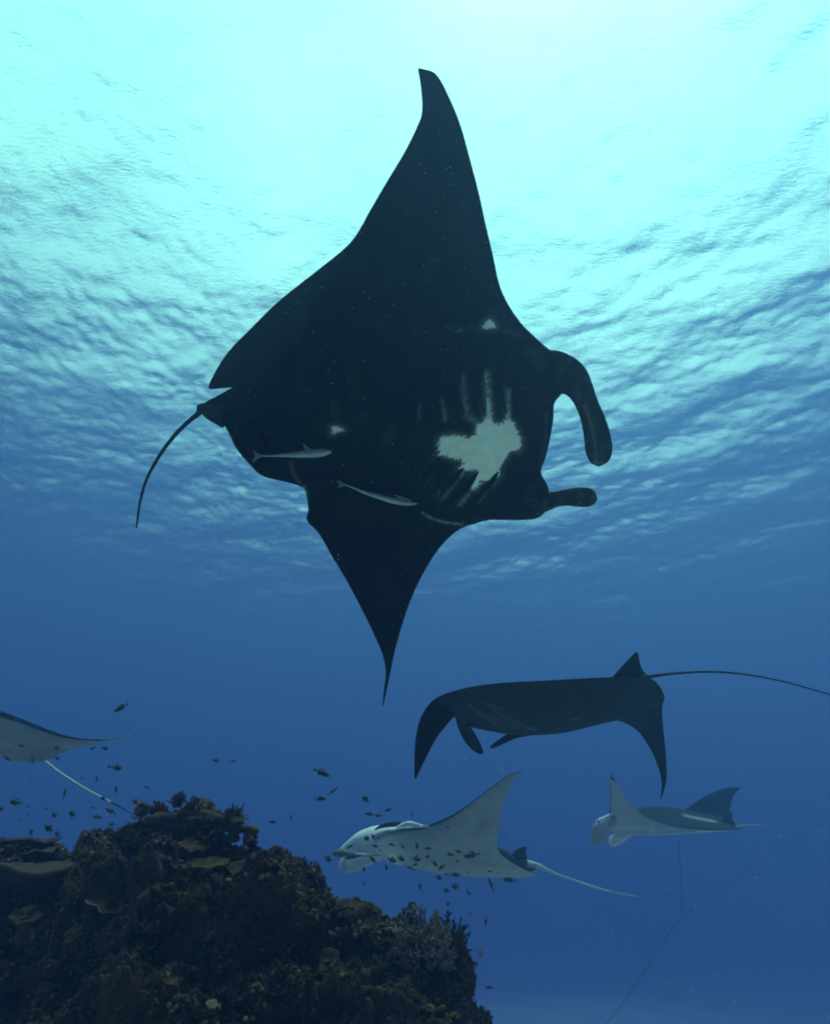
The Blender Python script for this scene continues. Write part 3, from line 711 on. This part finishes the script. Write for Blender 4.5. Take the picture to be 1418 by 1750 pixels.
def t_flake():
    out = []
    for i in range(8):
        V, tp = [], []
        ph = rs.uniform(0, 6, 3)
        for (r, hh, th) in ((0.05, 0, 0), (.55, .10, 0), (1, .42, 0), (.97, .36, 1), (.5, .0, 1), (.05, -.2, 1)):
            for c in range(12):
                a = c * math.pi / 6; rr = r * (1 + .25 * math.sin(2 * a + ph[0]) + .15 * math.sin(5 * a + ph[1]))
                V.append((rr * math.cos(a), rr * math.sin(a) * .8, hh + .15 * r * math.sin(3 * a + ph[2]))); tp.append(1.0 if r > .9 else 0)
        out.append(V)
    Fq = [(r * 12 + c, r * 12 + (c + 1) % 12, r * 12 + 12 + (c + 1) % 12, r * 12 + 12 + c) for r in range(5) for c in range(12)]
    return np.array(out, float), np.array(Fq), np.array(tp)
kV, kF, kT = t_knob(); tV, tF, tT = t_tuft(); fV, fF, fT = t_flake()
dn = lambda f, o, c: (lambda P: np.clip(perlin(P * f + o) + c, 0, 1))
scatter('coral_knobs', kV, kF, kT, 6000, .004, .017, M_KNOB, dn(3.1, 3, .1))
scatter('small_coral_lumps', kV, kF, kT, 5000, .003, .009, M_OLIVE, dn(2.7, 23, .05))
scatter('turf_algae', tV, tF, tT, 6500, .009, .028, M_OLIVE, dn(2.2, 9, .1))
scatter('bushy_turf', tV, tF, tT, 6500, .008, .032, M_KNOB, dn(2.6, 41, .1))
scatter('encrusting_coral', fV, fF, fT, 700, .008, .028, M_PLATE, dn(1.9, 61, .15), bend=.6)

# single corals -----------------------------------------------------------------
def coral_mesh(T, name, V, Fc, mat, tip=0.0, disp=.0, freq=20, label=None):
    V = np.array(V, float)
    if disp: V = V + disp * np.stack([perlin(V * freq + 3), perlin(V * freq + 7), perlin(V * freq + 11)], -1)
    o = T.part(name, V, Fc, mat, label); set_attr(o, 'tip', np.full(len(V), tip) if np.isscalar(tip) else tip); return o
def twig(p, d, L, w, rng, depth, VV, FF, TT, gens=2):
    "one branch with side twigs, appended to VV/FF/TT"
    n = 5; pts = []; q = np.array(p, float); d = np.array(d, float)
    for i in range(n + 1):
        pts.append(q.copy()); d = d + rng.normal(0, .12, 3) + np.array([0, 0, .05]); d /= np.linalg.norm(d); q = q + d * L / n
    pts = np.array(pts); T_ = np.gradient(pts, axis=0); T_ /= np.linalg.norm(T_, axis=1)[:, None]
    s1 = np.cross(T_, [.31, .2, .9]); s1 /= np.linalg.norm(s1, axis=1)[:, None]; s2 = np.cross(T_, s1)
    ww = w * np.linspace(1, .62, n + 1); ww[-1] *= .55
    a = np.linspace(0, 2 * np.pi, 6, endpoint=False)
    V = pts[:, None] + ww[:, None, None] * .5 * (np.cos(a)[None, :, None] * s1[:, None] + np.sin(a)[None, :, None] * s2[:, None])
    k = sum(len(v) for v in VV); VV.append(V.reshape(-1, 3)); TT.append(np.repeat(np.clip((np.linspace(0, 1, n + 1) - .6) / .4, 0, 1) ** 1.5, 6))
    FF.append(grid_faces(n + 1, 6, True) + k); FF.append(np.array([[k + n * 6, k + n * 6 + 1, k + n * 6 + 2, k + n * 6 + 3], [k + n * 6, k + n * 6 + 3, k + n * 6 + 4, k + n * 6 + 5]]))
    if depth < gens:
        for i in range(rng.integers(2, 4)):
            j = rng.integers(1, n); dd = T_[j] + rng.normal(0, .75, 3); dd /= np.linalg.norm(dd)
            twig(pts[j], dd, L * rng.uniform(.35, .6), w * .8, rng, depth + 1, VV, FF, TT, gens)
def branching(px, py, depth, rad, nbr, w, label, mat, seed, gens=2, tipk=.8, flat=.8, bias=(0, 0, 0), basepx=None, group=None, core=.3):
    rng = np.random.default_rng(seed)
    c = unproj([(px, py, depth)])[0]; base = unproj([(*(basepx or (px, py + 20)), depth + .05)])[0]
    T = Thing('branching_coral', base, label, 'coral', group)
    V, Fq = ball(base * .35 + c * .65, rad * core, 24, 16, (1, 1, .85)); coral_mesh(T, 'base', V, Fq, M_ROCK, 0, rad * .12, 9)
    for i in range(nbr):
        d = rng.normal(0, 1, 3) * (1, 1, flat) + np.array(bias) ; d[1] -= .35; d /= np.linalg.norm(d)
        if d[2] < -.55: d[2] *= -.5
        s = base * (1 - 1.3 * core) + c * 1.3 * core + d * rad * (.15 + core * .8)
        tgt = c + d * rad * rng.uniform(.75, 1.05); L = np.linalg.norm(tgt - s) * rng.uniform(.8, 1)
        VV, FF, TT = [], [], []
        twig(s, (tgt - s) / np.linalg.norm(tgt - s), L, w, rng, 0, VV, FF, TT, gens)
        coral_mesh(T, 'branch', np.vstack(VV), np.vstack(FF), mat, np.concatenate(TT) * tipk)
    return T
branching(728, 1618, 3.50, .225, 150, .014, 'staghorn coral bush with pale finger tips at the right end of the reef', M_STAG, 5, 2, .6, .8, (-.25, 0, -.1), (735, 1650), core=.55)
branching(764, 1608, 3.66, .15, 130, .009, 'fine brown twiggy coral behind the staghorn bush against the blue', M_KNOB, 6, 2, .35, .9, (.2, 0, .0), (766, 1625), core=.6)
branching(700, 1572, 3.75, .10, 45, .007, 'low fuzzy coral tuft at the upper left of the staghorn bush', M_KNOB, 7, 2, .2, .7, (0, 0, .1), (700, 1590), core=.5)
branching(532, 1492, 3.92, .085, 60, .006, 'fuzzy grey brown coral tuft on the middle step of the reef edge', M_KNOB, 8, 2, .4, .8, (.2, 0, .1), (530, 1505), core=.5)
branching(304, 1368, 4.22, .045, 45, .014, 'dark spiky coral tip forming the highest point of the reef', M_KNOB, 9, 1, .0, 1.3, (0, 0, .8), (306, 1384))
branching(400, 1403, 4.15, .085, 60, .016, 'knobbly branching coral at the right of the reef summit', M_KNOB, 10, 1, .15, .8, (.5, 0, .2), (378, 1408))
branching(270, 1388, 4.25, .07, 50, .017, 'stubby branching coral at the left of the reef summit', M_KNOB, 12, 1, .45, .7, (-.3, 0, .3), (280, 1398))
branching(330, 1385, 4.22, .08, 60, .017, 'stubby coral with pale flecks between the summit corals', M_KNOB, 13, 1, .6, .7, (0, 0, .5), (330, 1398))
branching(140, 1524, 3.75, .13, 60, .012, 'dark coral clump dotted with pale tips under the left ledge', M_KNOB, 14, 1, 1.0, .7, (0, -.6, .1), (142, 1535))
branching(128, 1602, 3.45, .06, 24, .010, 'small coral cluster of pale tips low on the left of the reef', M_KNOB, 15, 1, 1.2, .7, (0, -.6, .2), (128, 1612))

def plate(px, py, depth, rx, ry, tilt, label, seed, rim=.8, thick=.012, yaw=0, mat=None, cup=.15, cat='coral'):
    "plate coral: lobed disc with growth ridges and a raised pale rim; tilt = how far its face turns to the viewer"
    rng = np.random.default_rng(seed); c = unproj([(px, py, depth)])[0]
    T = Thing('plate_coral', c, label, cat)
    nr, na = 14, 72; ph = rng.uniform(0, 6, 4); V, tp = [], []
    a = np.linspace(0, 2 * np.pi, na, endpoint=False)
    edge = 1 + .12 * np.sin(2 * a + ph[0]) + .09 * np.sin(3 * a + ph[1]) + .06 * np.sin(7 * a + ph[2]) + .04 * np.sin(13 * a + ph[3])
    for sgn in (1, -1):
        rr = np.linspace(.02, 1, nr) if sgn == 1 else np.linspace(.985, .02, nr)
        for r in rr:
            h = cup * r * r + .05 * r * np.sin(5 * a + ph[2]) + .012 * math.sin(r * 28)
            z = h * (rx + ry) / 2 + sgn * thick / 2 * (1 - r ** 6 * .6) - (0 if sgn == 1 else thick * 2.2 * (1 - r) ** 1.2 * 2)
            V.append(np.column_stack([rx * r * edge * np.cos(a), ry * r * edge * np.sin(a), z])); tp.append(np.full(na, 1.0 if r > .93 else 0.0) * rim * (.45 + .55 * np.sin(2 * a + ph[1])).clip(0, 1))
    V = np.vstack(V); M = np.array(Matrix.Rotation(R(yaw), 3, 'Z') @ Matrix.Rotation(R(tilt), 3, 'X'))
    V = V @ M.T + c
    coral_mesh(T, 'plate', V, grid_faces(2 * nr, na, True), mat or M_PLATE, np.concatenate(tp), .012, 14)
    Vs, Fs = tube([c - np.array([0, -.05, .12]), c - np.array([0, -.02, .05]), c], [.10, .07, .05], 1, ns=10, n=4)
    coral_mesh(T, 'stalk', Vs, Fs, M_ROCK, 0, .01, 20)
    return T
plate(62, 1480, 4.1, .46, .34, 8, 'long flat table coral jutting out at the left like a shelf', 21, .25, .03, 3, cup=.02, mat=M_TAN)
plate(15, 1446, 4.35, .30, .2, 8, 'thin dark plate coral on top of the left ledge', 22, .1, .02)
plate(62, 1453, 4.3, .20, .14, 14, 'small tan plate coral resting above the long table coral', 23, .1, .02, -8, cup=.05, mat=M_TAN)
plate(262, 1468, 3.95, .10, .09, 58, 'round cup coral with a thin light rim below the reef summit', 24, .9)
plate(215, 1536, 3.7, .22, .14, 40, 'wide dark plate coral with a wavy yellow green edge', 25, 1.0)
plate(330, 1447, 3.98, .09, .06, 35, 'pale crinkled coral under the summit overhang', 26, .9, yaw=20)
plate(240, 1590, 3.5, .20, .16, 62, 'green tinged plate coral with a bright left edge', 27, .7, yaw=-25, mat=M_OLIVE)
plate(420, 1487, 3.85, .13, .08, 30, 'olive coral plate on the sunlit shoulder of the reef', 28, .3, yaw=14, mat=M_OLIVE)
plate(350, 1480, 3.85, .15, .08, 26, 'olive coral plate left of the sunlit shoulder', 29, .3, yaw=-10, mat=M_OLIVE)
plate(605, 1545, 3.8, .15, .10, 20, 'smooth domed coral plate on the lower reef step', 30, .25, .03, yaw=12, cup=-.35)
plate(560, 1640, 3.35, .06, .05, 60, 'dim rounded coral plate on the dark reef face', 31, .3)
plate(45, 1565, 3.62, .08, .05, 60, 'dull grey coral flap at the left edge of the reef', 32, .2, yaw=25)
plate(400, 1400, 4.12, .07, .04, 35, 'pale yellowish coral flake on the right of the summit', 33, 1.0)
plate(282, 1403, 4.12, .055, .03, 30, 'narrow pale coral flake on the left of the summit', 34, 1.0)

def boulder(px, py, depth, sx, sy, sz, label, seed, tip=0.0, mat=None, disp=.05, fr=6):
    c = unproj([(px, py, depth)])[0]; T = Thing('boulder_coral', c, label, 'coral')
    V, Fq = ball((0, 0, 0), 1, 64, 40); V = V * (sx, sy, sz)
    V = V + c; n = (V - c) / np.linalg.norm(V - c, axis=1)[:, None]
    V = V + n * (disp * fbm(V * fr + seed, 4))[:, None]
    o = T.part('colony', V, Fq, mat or M_KNOB); set_attr(o, 'tip', np.clip(perlin(V * 40 + seed) - .25, 0, 1) * tip)
    return T
boulder(170, 1442, 4.35, .125, .12, .085, 'blocky brown coral head standing on the left of the summit', 3, .4)
boulder(325, 1405, 4.25, .30, .20, .085, 'broad overhanging coral mass that forms the reef summit', 5, .5, disp=.09, fr=8)
boulder(428, 1434, 4.08, .035, .03, .03, 'small dark knob just below the overhanging summit', 6, .8, disp=.012, fr=20)
boulder(243, 1384, 4.22, .035, .03, .03, 'small whitish coral knob at the left tip of the summit', 7, 2.0, disp=.012, fr=20, mat=M_STAG)
boulder(785, 1668, 3.6, .09, .08, .16, 'narrow rock pillar below the staghorn bush at the reef edge', 8, .1, mat=M_ROCK)
V_, f_ = tube(unproj([(395,1412,4.15),(410,1416,4.12),(425,1416,4.1),(437,1419,4.1),(442,1422,4.1)]), [.075,.05,.036,.045,.02], .9, ns=12)
T_ = Thing('finger_coral', unproj([(400, 1414, 4.15)])[0], 'single coral finger poking right over the blue gap', 'coral'); coral_mesh(T_, 'finger', V_, f_, M_KNOB, .15, .008, 30)
# clumps growing on the single corals too
sb = [o for o in S.objects if o.name.startswith('colony')]
PP, NN_ = [], []
for o in sb:
    off = np.array(o.parent.location); me = o.data; n = len(me.vertices)
    co = np.empty(n * 3); me.vertices.foreach_get('co', co); no = np.empty(n * 3, np.float32); me.vertex_normals.foreach_get('vector', no)
    PP.append(co.reshape(-1, 3) + off); NN_.append(no.reshape(-1, 3))
scatter('summit_turf', tV, tF, tT, 1400, .008, .024, M_KNOB, lambda P: np.ones(len(P)), src=(np.vstack(PP), np.vstack(NN_)))
scatter('summit_knobs', kV, kF, kT, 900, .005, .020, M_KNOB, lambda P: np.ones(len(P)), src=(np.vstack(PP), np.vstack(NN_)))

# ------------------------------------------------------------------ fish
def fish_mat(name, c, c2):
    m, t, N, L, o = new_mat(name)
    b = N.new('ShaderNodeBsdfPrincipled'); b.inputs['Roughness'].default_value = .5; b.inputs['Specular IOR Level'].default_value = .25
    co = N.new('ShaderNodeTexCoord'); n = N.new('ShaderNodeTexNoise'); n.inputs['Scale'].default_value = 9; n.inputs['Detail'].default_value = 4
    mx = N.new('ShaderNodeMix'); mx.data_type = 'RGBA'; mx.inputs['A'].default_value = (*c, 1); mx.inputs['B'].default_value = (*c2, 1)
    L.new(co.outputs['Object'], n.inputs[0]); L.new(n.outputs[0], mx.inputs['Factor']); L.new(mx.outputs['Result'], b.inputs['Base Color']); L.new(b.outputs[0], o.inputs[0]); return m
M_FISH = fish_mat('dark_fish_skin', (.022, .020, .018), (.06, .045, .03)); M_ORANGE = fish_mat('orange_fish_skin', (.45, .16, .03), (.5, .25, .05))
M_YEL = fish_mat('pale_yellow_fish_skin', (.42, .24, .05), (.42, .26, .14))
def fish_mesh(name, deep, mat, fork=.5):
    "length 1 along +X (head), body, tail fin, back and belly fins, one mesh"
    xs = np.array([.5, .46, .38, .25, .08, -.08, -.2, -.29, -.33]); h = np.array([.01, .09, .16, .21, .215, .17, .10, .055, .05]) * deep
    wv = h * .48; ns = 10; a = np.linspace(0, 2 * np.pi, ns, endpoint=False)
    V = np.stack([np.repeat(xs, ns), (wv[:, None] * np.cos(a)).ravel(), (h[:, None] * np.sin(a)).ravel()], -1).tolist()
    Fc = [tuple(f) for f in grid_faces(len(xs), ns, True)]
    def plate_(out, th):
        k = len(V); n = len(out)
        for y in (-th, th):
            for (x, z) in out: V.append([x, y, z])
        Fc.append(tuple(k + i for i in range(n))); Fc.append(tuple(k + n + i for i in reversed(range(n))))
        for i in range(n): Fc.append((k + i, k + n + i, k + n + (i + 1) % n, k + (i + 1) % n))
    t = .2 * deep
    plate_([(-.30, .045 * deep), (-.36, .07 * deep), (-.50, t), (-.50 + .14 * fork, 0), (-.50, -t), (-.36, -.07 * deep), (-.30, -.045 * deep)], .008)
    plate_([(.22, .2 * deep), (.10, .31 * deep), (-.08, .28 * deep), (-.20, .17 * deep), (-.18, .08 * deep), (.1, .15 * deep)], .006)
    plate_([(.0, -.19 * deep), (-.05, -.29 * deep), (-.18, -.19 * deep), (-.2, -.08 * deep), (-.02, -.12 * deep)], .006)
    plate_([(.2, -.17 * deep), (.12, -.27 * deep), (.08, -.17 * deep), (.15, -.1 * deep)], .006)
    me = bpy.data.meshes.new(name); me.from_pydata(V, [], Fc); me.materials.append(mat)
    me.polygons.foreach_set('use_smooth', [len(p.vertices) == 4 and p.index < 80 for p in me.polygons]); me.update(); return me
FM = {'s': fish_mesh('slender_reef_fish', .62, M_FISH), 'd': fish_mesh('deep_reef_fish', 1.15, M_FISH), 't': fish_mesh('thin_reef_fish', .28, M_FISH),
      'o': fish_mesh('orange_reef_fish', .95, M_ORANGE), 'y': fish_mesh('yellow_reef_fish', .9, M_YEL)}
fr_ = np.random.default_rng(77)
def fish(px, py, ln, ang=0, kind='s', depth=5.5, label=None, group=None, flip=None):
    o = bpy.data.objects.new('reef_fish', FM[kind]); COL.objects.link(o)
    o.location = at(px, py, depth)
    real = ln * depth / F
    yaw = fr_.uniform(-.5, .5)
    sgn = flip if flip else (1 if fr_.random() < .5 else -1)
    # heading in the view plane, turned a little towards or away from the viewer
    a = -R(ang); hd = Vector((math.cos(a) * sgn, 0, math.sin(a) * sgn)); hd = (hd + Vector((0, yaw, 0))).normalized()
    up = Vector((fr_.uniform(-.15, .15), fr_.uniform(-.15, .15), 1)); side = up.cross(hd).normalized(); up = hd.cross(side)
    M = Matrix((hd, side, up)).transposed()
    o.rotation_euler = M.to_euler(); o.scale = [real / max(.75, math.sqrt(1 - yaw * yaw * .6))] * 3
    tag(o, label if isinstance(label, str) else auto_label(px, py, ln, ang, kind, sgn, label), 'fish', group)
GL = 'small fish over the left of the reef'; GM = 'small fish around the white bellied manta'
LML = [(120, 1335, "the edge manta's white tail"), (235, 1252, "the edge manta's wing tip"), (304, 1360, 'the spiky summit coral'), (165, 1420, 'the blocky coral head'), (40, 1440, 'the left coral ledge'), (40, 1295, "the edge manta's belly")]
LMM = [(627, 1433, 'the eye of the pale manta'), (585, 1472, 'the open head fin'), (888, 1318, 'the pale raised wing tip'), (690, 1408, 'the shoulder of the pale manta'), (905, 1470, "the pale manta's tail root"), (750, 1465, "the pale belly's middle"),
       (690, 1490, 'the lower belly edge'), (815, 1495, 'the rear belly edge'), (740, 1560, 'the top of the staghorn bush'), (808, 1620, 'the staghorn bush edge'), (510, 1460, 'the reef shoulder'), (550, 1340, 'the largest open water fish')]
def auto_label(px, py, ln, ang, kind, sgn, lms):
    d, (lx, ly, nm) = min((math.hypot(px - a, py - b), (a, b, c)) for a, b, c in lms)
    dx, dy = px - lx, py - ly
    where = ('left of' if dx < 0 else 'right of') if abs(dx) > abs(dy) * 2 else (('above' if dy < 0 else 'below') if abs(dy) > abs(dx) * 2 else ('above ' if dy < 0 else 'below ') + ('left of' if dx < 0 else 'right of'))
    size = 'tiny' if ln < 9 else 'small' if ln < 13.5 else 'larger'; near = 'just ' if d < 22 else '' if d < 55 else 'far '
    pose = 'level' if abs(ang) < 12 else ('head down' if (ang > 0) == (sgn > 0) else 'head up')
    return f"{size} {'plump' if kind == 'd' else 'slim'} dark fish {pose} {near}{where} {nm}"
LW, LB, LU, LT = LML, LMM, LMM, LMM
for r in [(208,1209,27,-25,'s',5.0,'lone slender dark fish high above the left wing tip of the edge manta'),
          (39,1275,14,18),(98,1278,14,5),(159,1279,14,-5,'s'),(179,1279,15,12,'s'),(12,1296,15,28,'s'),(56,1299,17,50,'s'),(99,1296,13,35),(188,1310,8,0,'d'),(200,1312,15,5,'d'),
          (166,1332,14,60),(53,1331,6,0),(111,1355,16,85,'d',4.8,'dark round fish hovering right above the pair left of the summit'),(28,1371,17,8,'d'),(49,1378,9,0),(3,1383,11,0,'d'),(79,1383,7,0),(93,1392,12,45,'d'),(48,1392,6,0),
          (124,1391,12,40,'d'),(122,1399,6,0),(166,1396,18,5,'s'),(190,1386,19,25,'s'),(177,1365,10,30,'d',4.9,'small dark fish touching the white tail of the edge manta'),(199,1350,12,70),(252,1346,9,20),(232,1370,12,20,'d'),(232,1398,15,15,'s'),
          (54,1423,12,60,'d'),(84,1416,15,35,'d'),(99,1426,13,30,'d'),(192,1409,14,5),(191,1419,12,10,'d'),(370,1300,15,10),(398,1301,11,0),(467,1405,14,3),(214,1418,12,20),(160,1380,7,0),(140,1330,6,0),(35,1403,6,25)]:
    r = list(r) + [None] * (7 - len(r)); fish(r[0], r[1], r[2] * 1.05, r[3], r[4] or 's', r[5] or fr_.uniform(4.6, 6.2), r[6] or LW, GL)
for r in [(549,1320,31,20,'s',5.0,'largest dark fish in the open blue above the pale head'),(547,1365,22,0,'s',5.2,'dark fish level beside the thin upright fish'),(569,1352,24,-40,'t',5.2,'very thin fish slanting upward in the open blue'),
          (625,1366,15,45,'d'),(632,1391,18,8,'s',None,'left fish of a touching pair above the pale head'),(647,1394,15,-3,'s',None,'right fish of a touching pair above the pale head'),(664,1384,15,-16,'s'),(704,1392,10,90,'d'),(498,1398,12,60)]:
    r = list(r) + [None] * (7 - len(r)); fish(r[0], r[1], r[2], r[3], r[4] or 's', r[5] or fr_.uniform(5, 6.4), r[6] or LT, GM)
for r in [(521,1477,25,62,'s',4.6,'dark fish diving beside the reef edge below the gap'),(560,1467,14,35,'d',5.6,'round dark fish just left of the grey head fin'),(599,1446,19,-24,'t',6.6,'thin dark fish across the white face of the manta'),
          (625,1432,10,0,'d'),(637,1429,9,60,'d'),(647,1432,7,0),(640,1446,12,3),(670,1444,14,12),(687,1446,11,45),(712,1445,12,70,'d',None,'pale edged fish seen head on against the grey belly'),(730,1450,15,3),(650,1454,6,30),(669,1469,16,20,'d'),
          (685,1467,14,25,'d'),(711,1468,16,5,'d'),(730,1464,9,-15,'d'),(742,1475,16,42,'s'),(708,1478,12,-18),(768,1460,16,4),(782,1455,13,16),(781,1472,9,0),(806,1461,30,-10,'s',6.0,'biggest dark fish crossing the pale belly near the rear'),
          (755,1482,16,-28,'s'),(765,1414,8,35),(700,1483,25,17,'t',6.4,'thin dark fish along the lower edge of the pale belly'),(777,1495,20,2,'s'),(762,1494,8,-20),(800,1491,9,-40,'t'),(837,1489,9,-10)]:
    r = list(r) + [None] * (7 - len(r)); fish(r[0], r[1], r[2], r[3], r[4] or 's', r[5] or fr_.uniform(5.2, 6.4), r[6] or LB, GM)
for r in [(638,1470,18,40,'s',5.6,'dark fish nosing down just right of the open white head fin'),(660,1482,10,70,'d'),(622,1486,9,60,'d'),(621,1509,9,80),(749,1500,12,20,'d'),(718,1516,13,70,'d'),(700,1546,11,-20,'d'),(707,1543,10,-20),
          (839,1512,23,65,'s',5.8,'dark fish hanging nose down under the rear of the pale manta'),(871,1504,23,8,'s',5.8,'level dark fish just under the tail root of the pale manta'),(778,1515,15,10,'d',5.5,'plump dark fish above the rounder small one'),(763,1522,12,0,'d'),(798,1520,10,80),(801,1527,8,0,'d'),
          (765,1545,9,-45,'d'),(802,1559,7,50),(830,1573,16,100,'d',4.8,'dark round fish in the blue right of the staghorn bush'),(720,1545,6,80),(814,1648,9,60,'d',4.4),(836,1688,13,3,'s',4.4,'lowest dark fish in the blue right of the reef')]:
    r = list(r) + [None] * (7 - len(r)); fish(r[0], r[1], r[2], r[3], r[4] or 's', r[5] or fr_.uniform(5, 6.2), r[6] or LU, GM)
fish(821, 1629, 14, 80, 'o', 4.0, 'small orange fish beside the staghorn bush')
fish(365, 1716, 26, 12, 'y', 2.35, 'pale yellow fish low in front of the dark reef face')

# ------------------------------------------------------------------ loose lines in the water
M_ROPE, _t, _N, _L, _o = new_mat('rope'); _b = _N.new('ShaderNodeBsdfDiffuse'); _b.inputs[0].default_value = (.05, .07, .08, 1); _L.new(_b.outputs[0], _o.inputs[0])
def rope(path, w, label):
    V, f = tube(unproj(path), [x * path[0][2] / F for x in w], 1, ns=8, n=8)
    tag(mesh_obj('rope', V, f, M_ROPE), label, 'rope')
rope([(1159,1436,8.6),(1161,1470,8.6),(1163,1515,8.6),(1165,1565,8.6)], [1.0, .9, .8, .8], 'thin dark line hanging straight down under the manta at right')
rope([(1035,1752,8.0),(1070,1705,8.2),(1120,1630,8.5),(1165,1566,8.7),(1230,1520,9.5),(1320,1455,10.5),(1418,1400,11.5)], [.85]*7, 'long slanting mooring line fading into the blue at lower right')

# ------------------------------------------------------------------ drifting particles
def snow():
    rng = np.random.default_rng(21); P = []; s = []
    for _ in range(1500):
        d = rng.uniform(.6, 6); P.append((rng.uniform(-30, 1450), rng.uniform(0, 1780), d)); s.append(rng.uniform(.25, 1.0) ** 2 * 1.9 * d / F)
    for _ in range(260):
        d = rng.uniform(.8, 3); P.append((rng.uniform(400, 900), rng.uniform(250, 1100), d)); s.append(rng.uniform(.4, 1.0) ** 2 * 2.4 * d / F)
    for (x, y, r) in [(1340,1122,3.2),(1190,1175,2.4),(1290,1500,4),(1307,1457,4.2),(1330,1428,4.5),(1147,1679,3),(1181,1691,3.6),(1253,1713,4),(1187,1548,2.6),(872,1428,2),(795,1296,2.6),(577,1363,2.6),(1250,1536,2),(1221,1664,2.6),(914,1488,3),(1140,1519,2),(1045,1590,3),(760,1150,1.6),(430,1280,2),(345,1178,1.8),(1362,1248,2),
                      (857,1316,3),(1260,1110,2),(950,1080,1.5),(540,1180,1.4),(262,1140,1.6)]:
        d = rng.uniform(1.5, 3.5); P.append((x, y, d)); s.append(r * d / F)
    P = unproj(P); s = np.array(s)
    t = np.array([(1,0,0),(-1,0,0),(0,1,0),(0,-1,0),(0,0,1),(0,0,-1)], float); f = np.array([(0,2,4),(2,1,4),(1,3,4),(3,0,4),(2,0,5),(1,2,5),(3,1,5),(0,3,5)])
    V = P[:, None] + s[:, None, None] * .5 * t * rng.uniform(.6, 1.3, (len(P), 6, 1))
    Fq = (f[None] + (np.arange(len(P)) * 6)[:, None, None]).reshape(-1, 3)
    m, tt, N, L, o = new_mat('marine_snow'); b = N.new('ShaderNodeBsdfDiffuse'); b.inputs[0].default_value = (.55, .5, .45, 1)
    tl = N.new('ShaderNodeBsdfTranslucent'); tl.inputs[0].default_value = (.55, .5, .45, 1); a = N.new('ShaderNodeMixShader')
    L.new(b.outputs[0], a.inputs[1]); L.new(tl.outputs[0], a.inputs[2]); L.new(a.outputs[0], o.inputs[0])
    ob = np_mesh('drifting_particles', V.reshape(-1, 3), Fq, m); ob['kind'] = 'stuff'
snow()
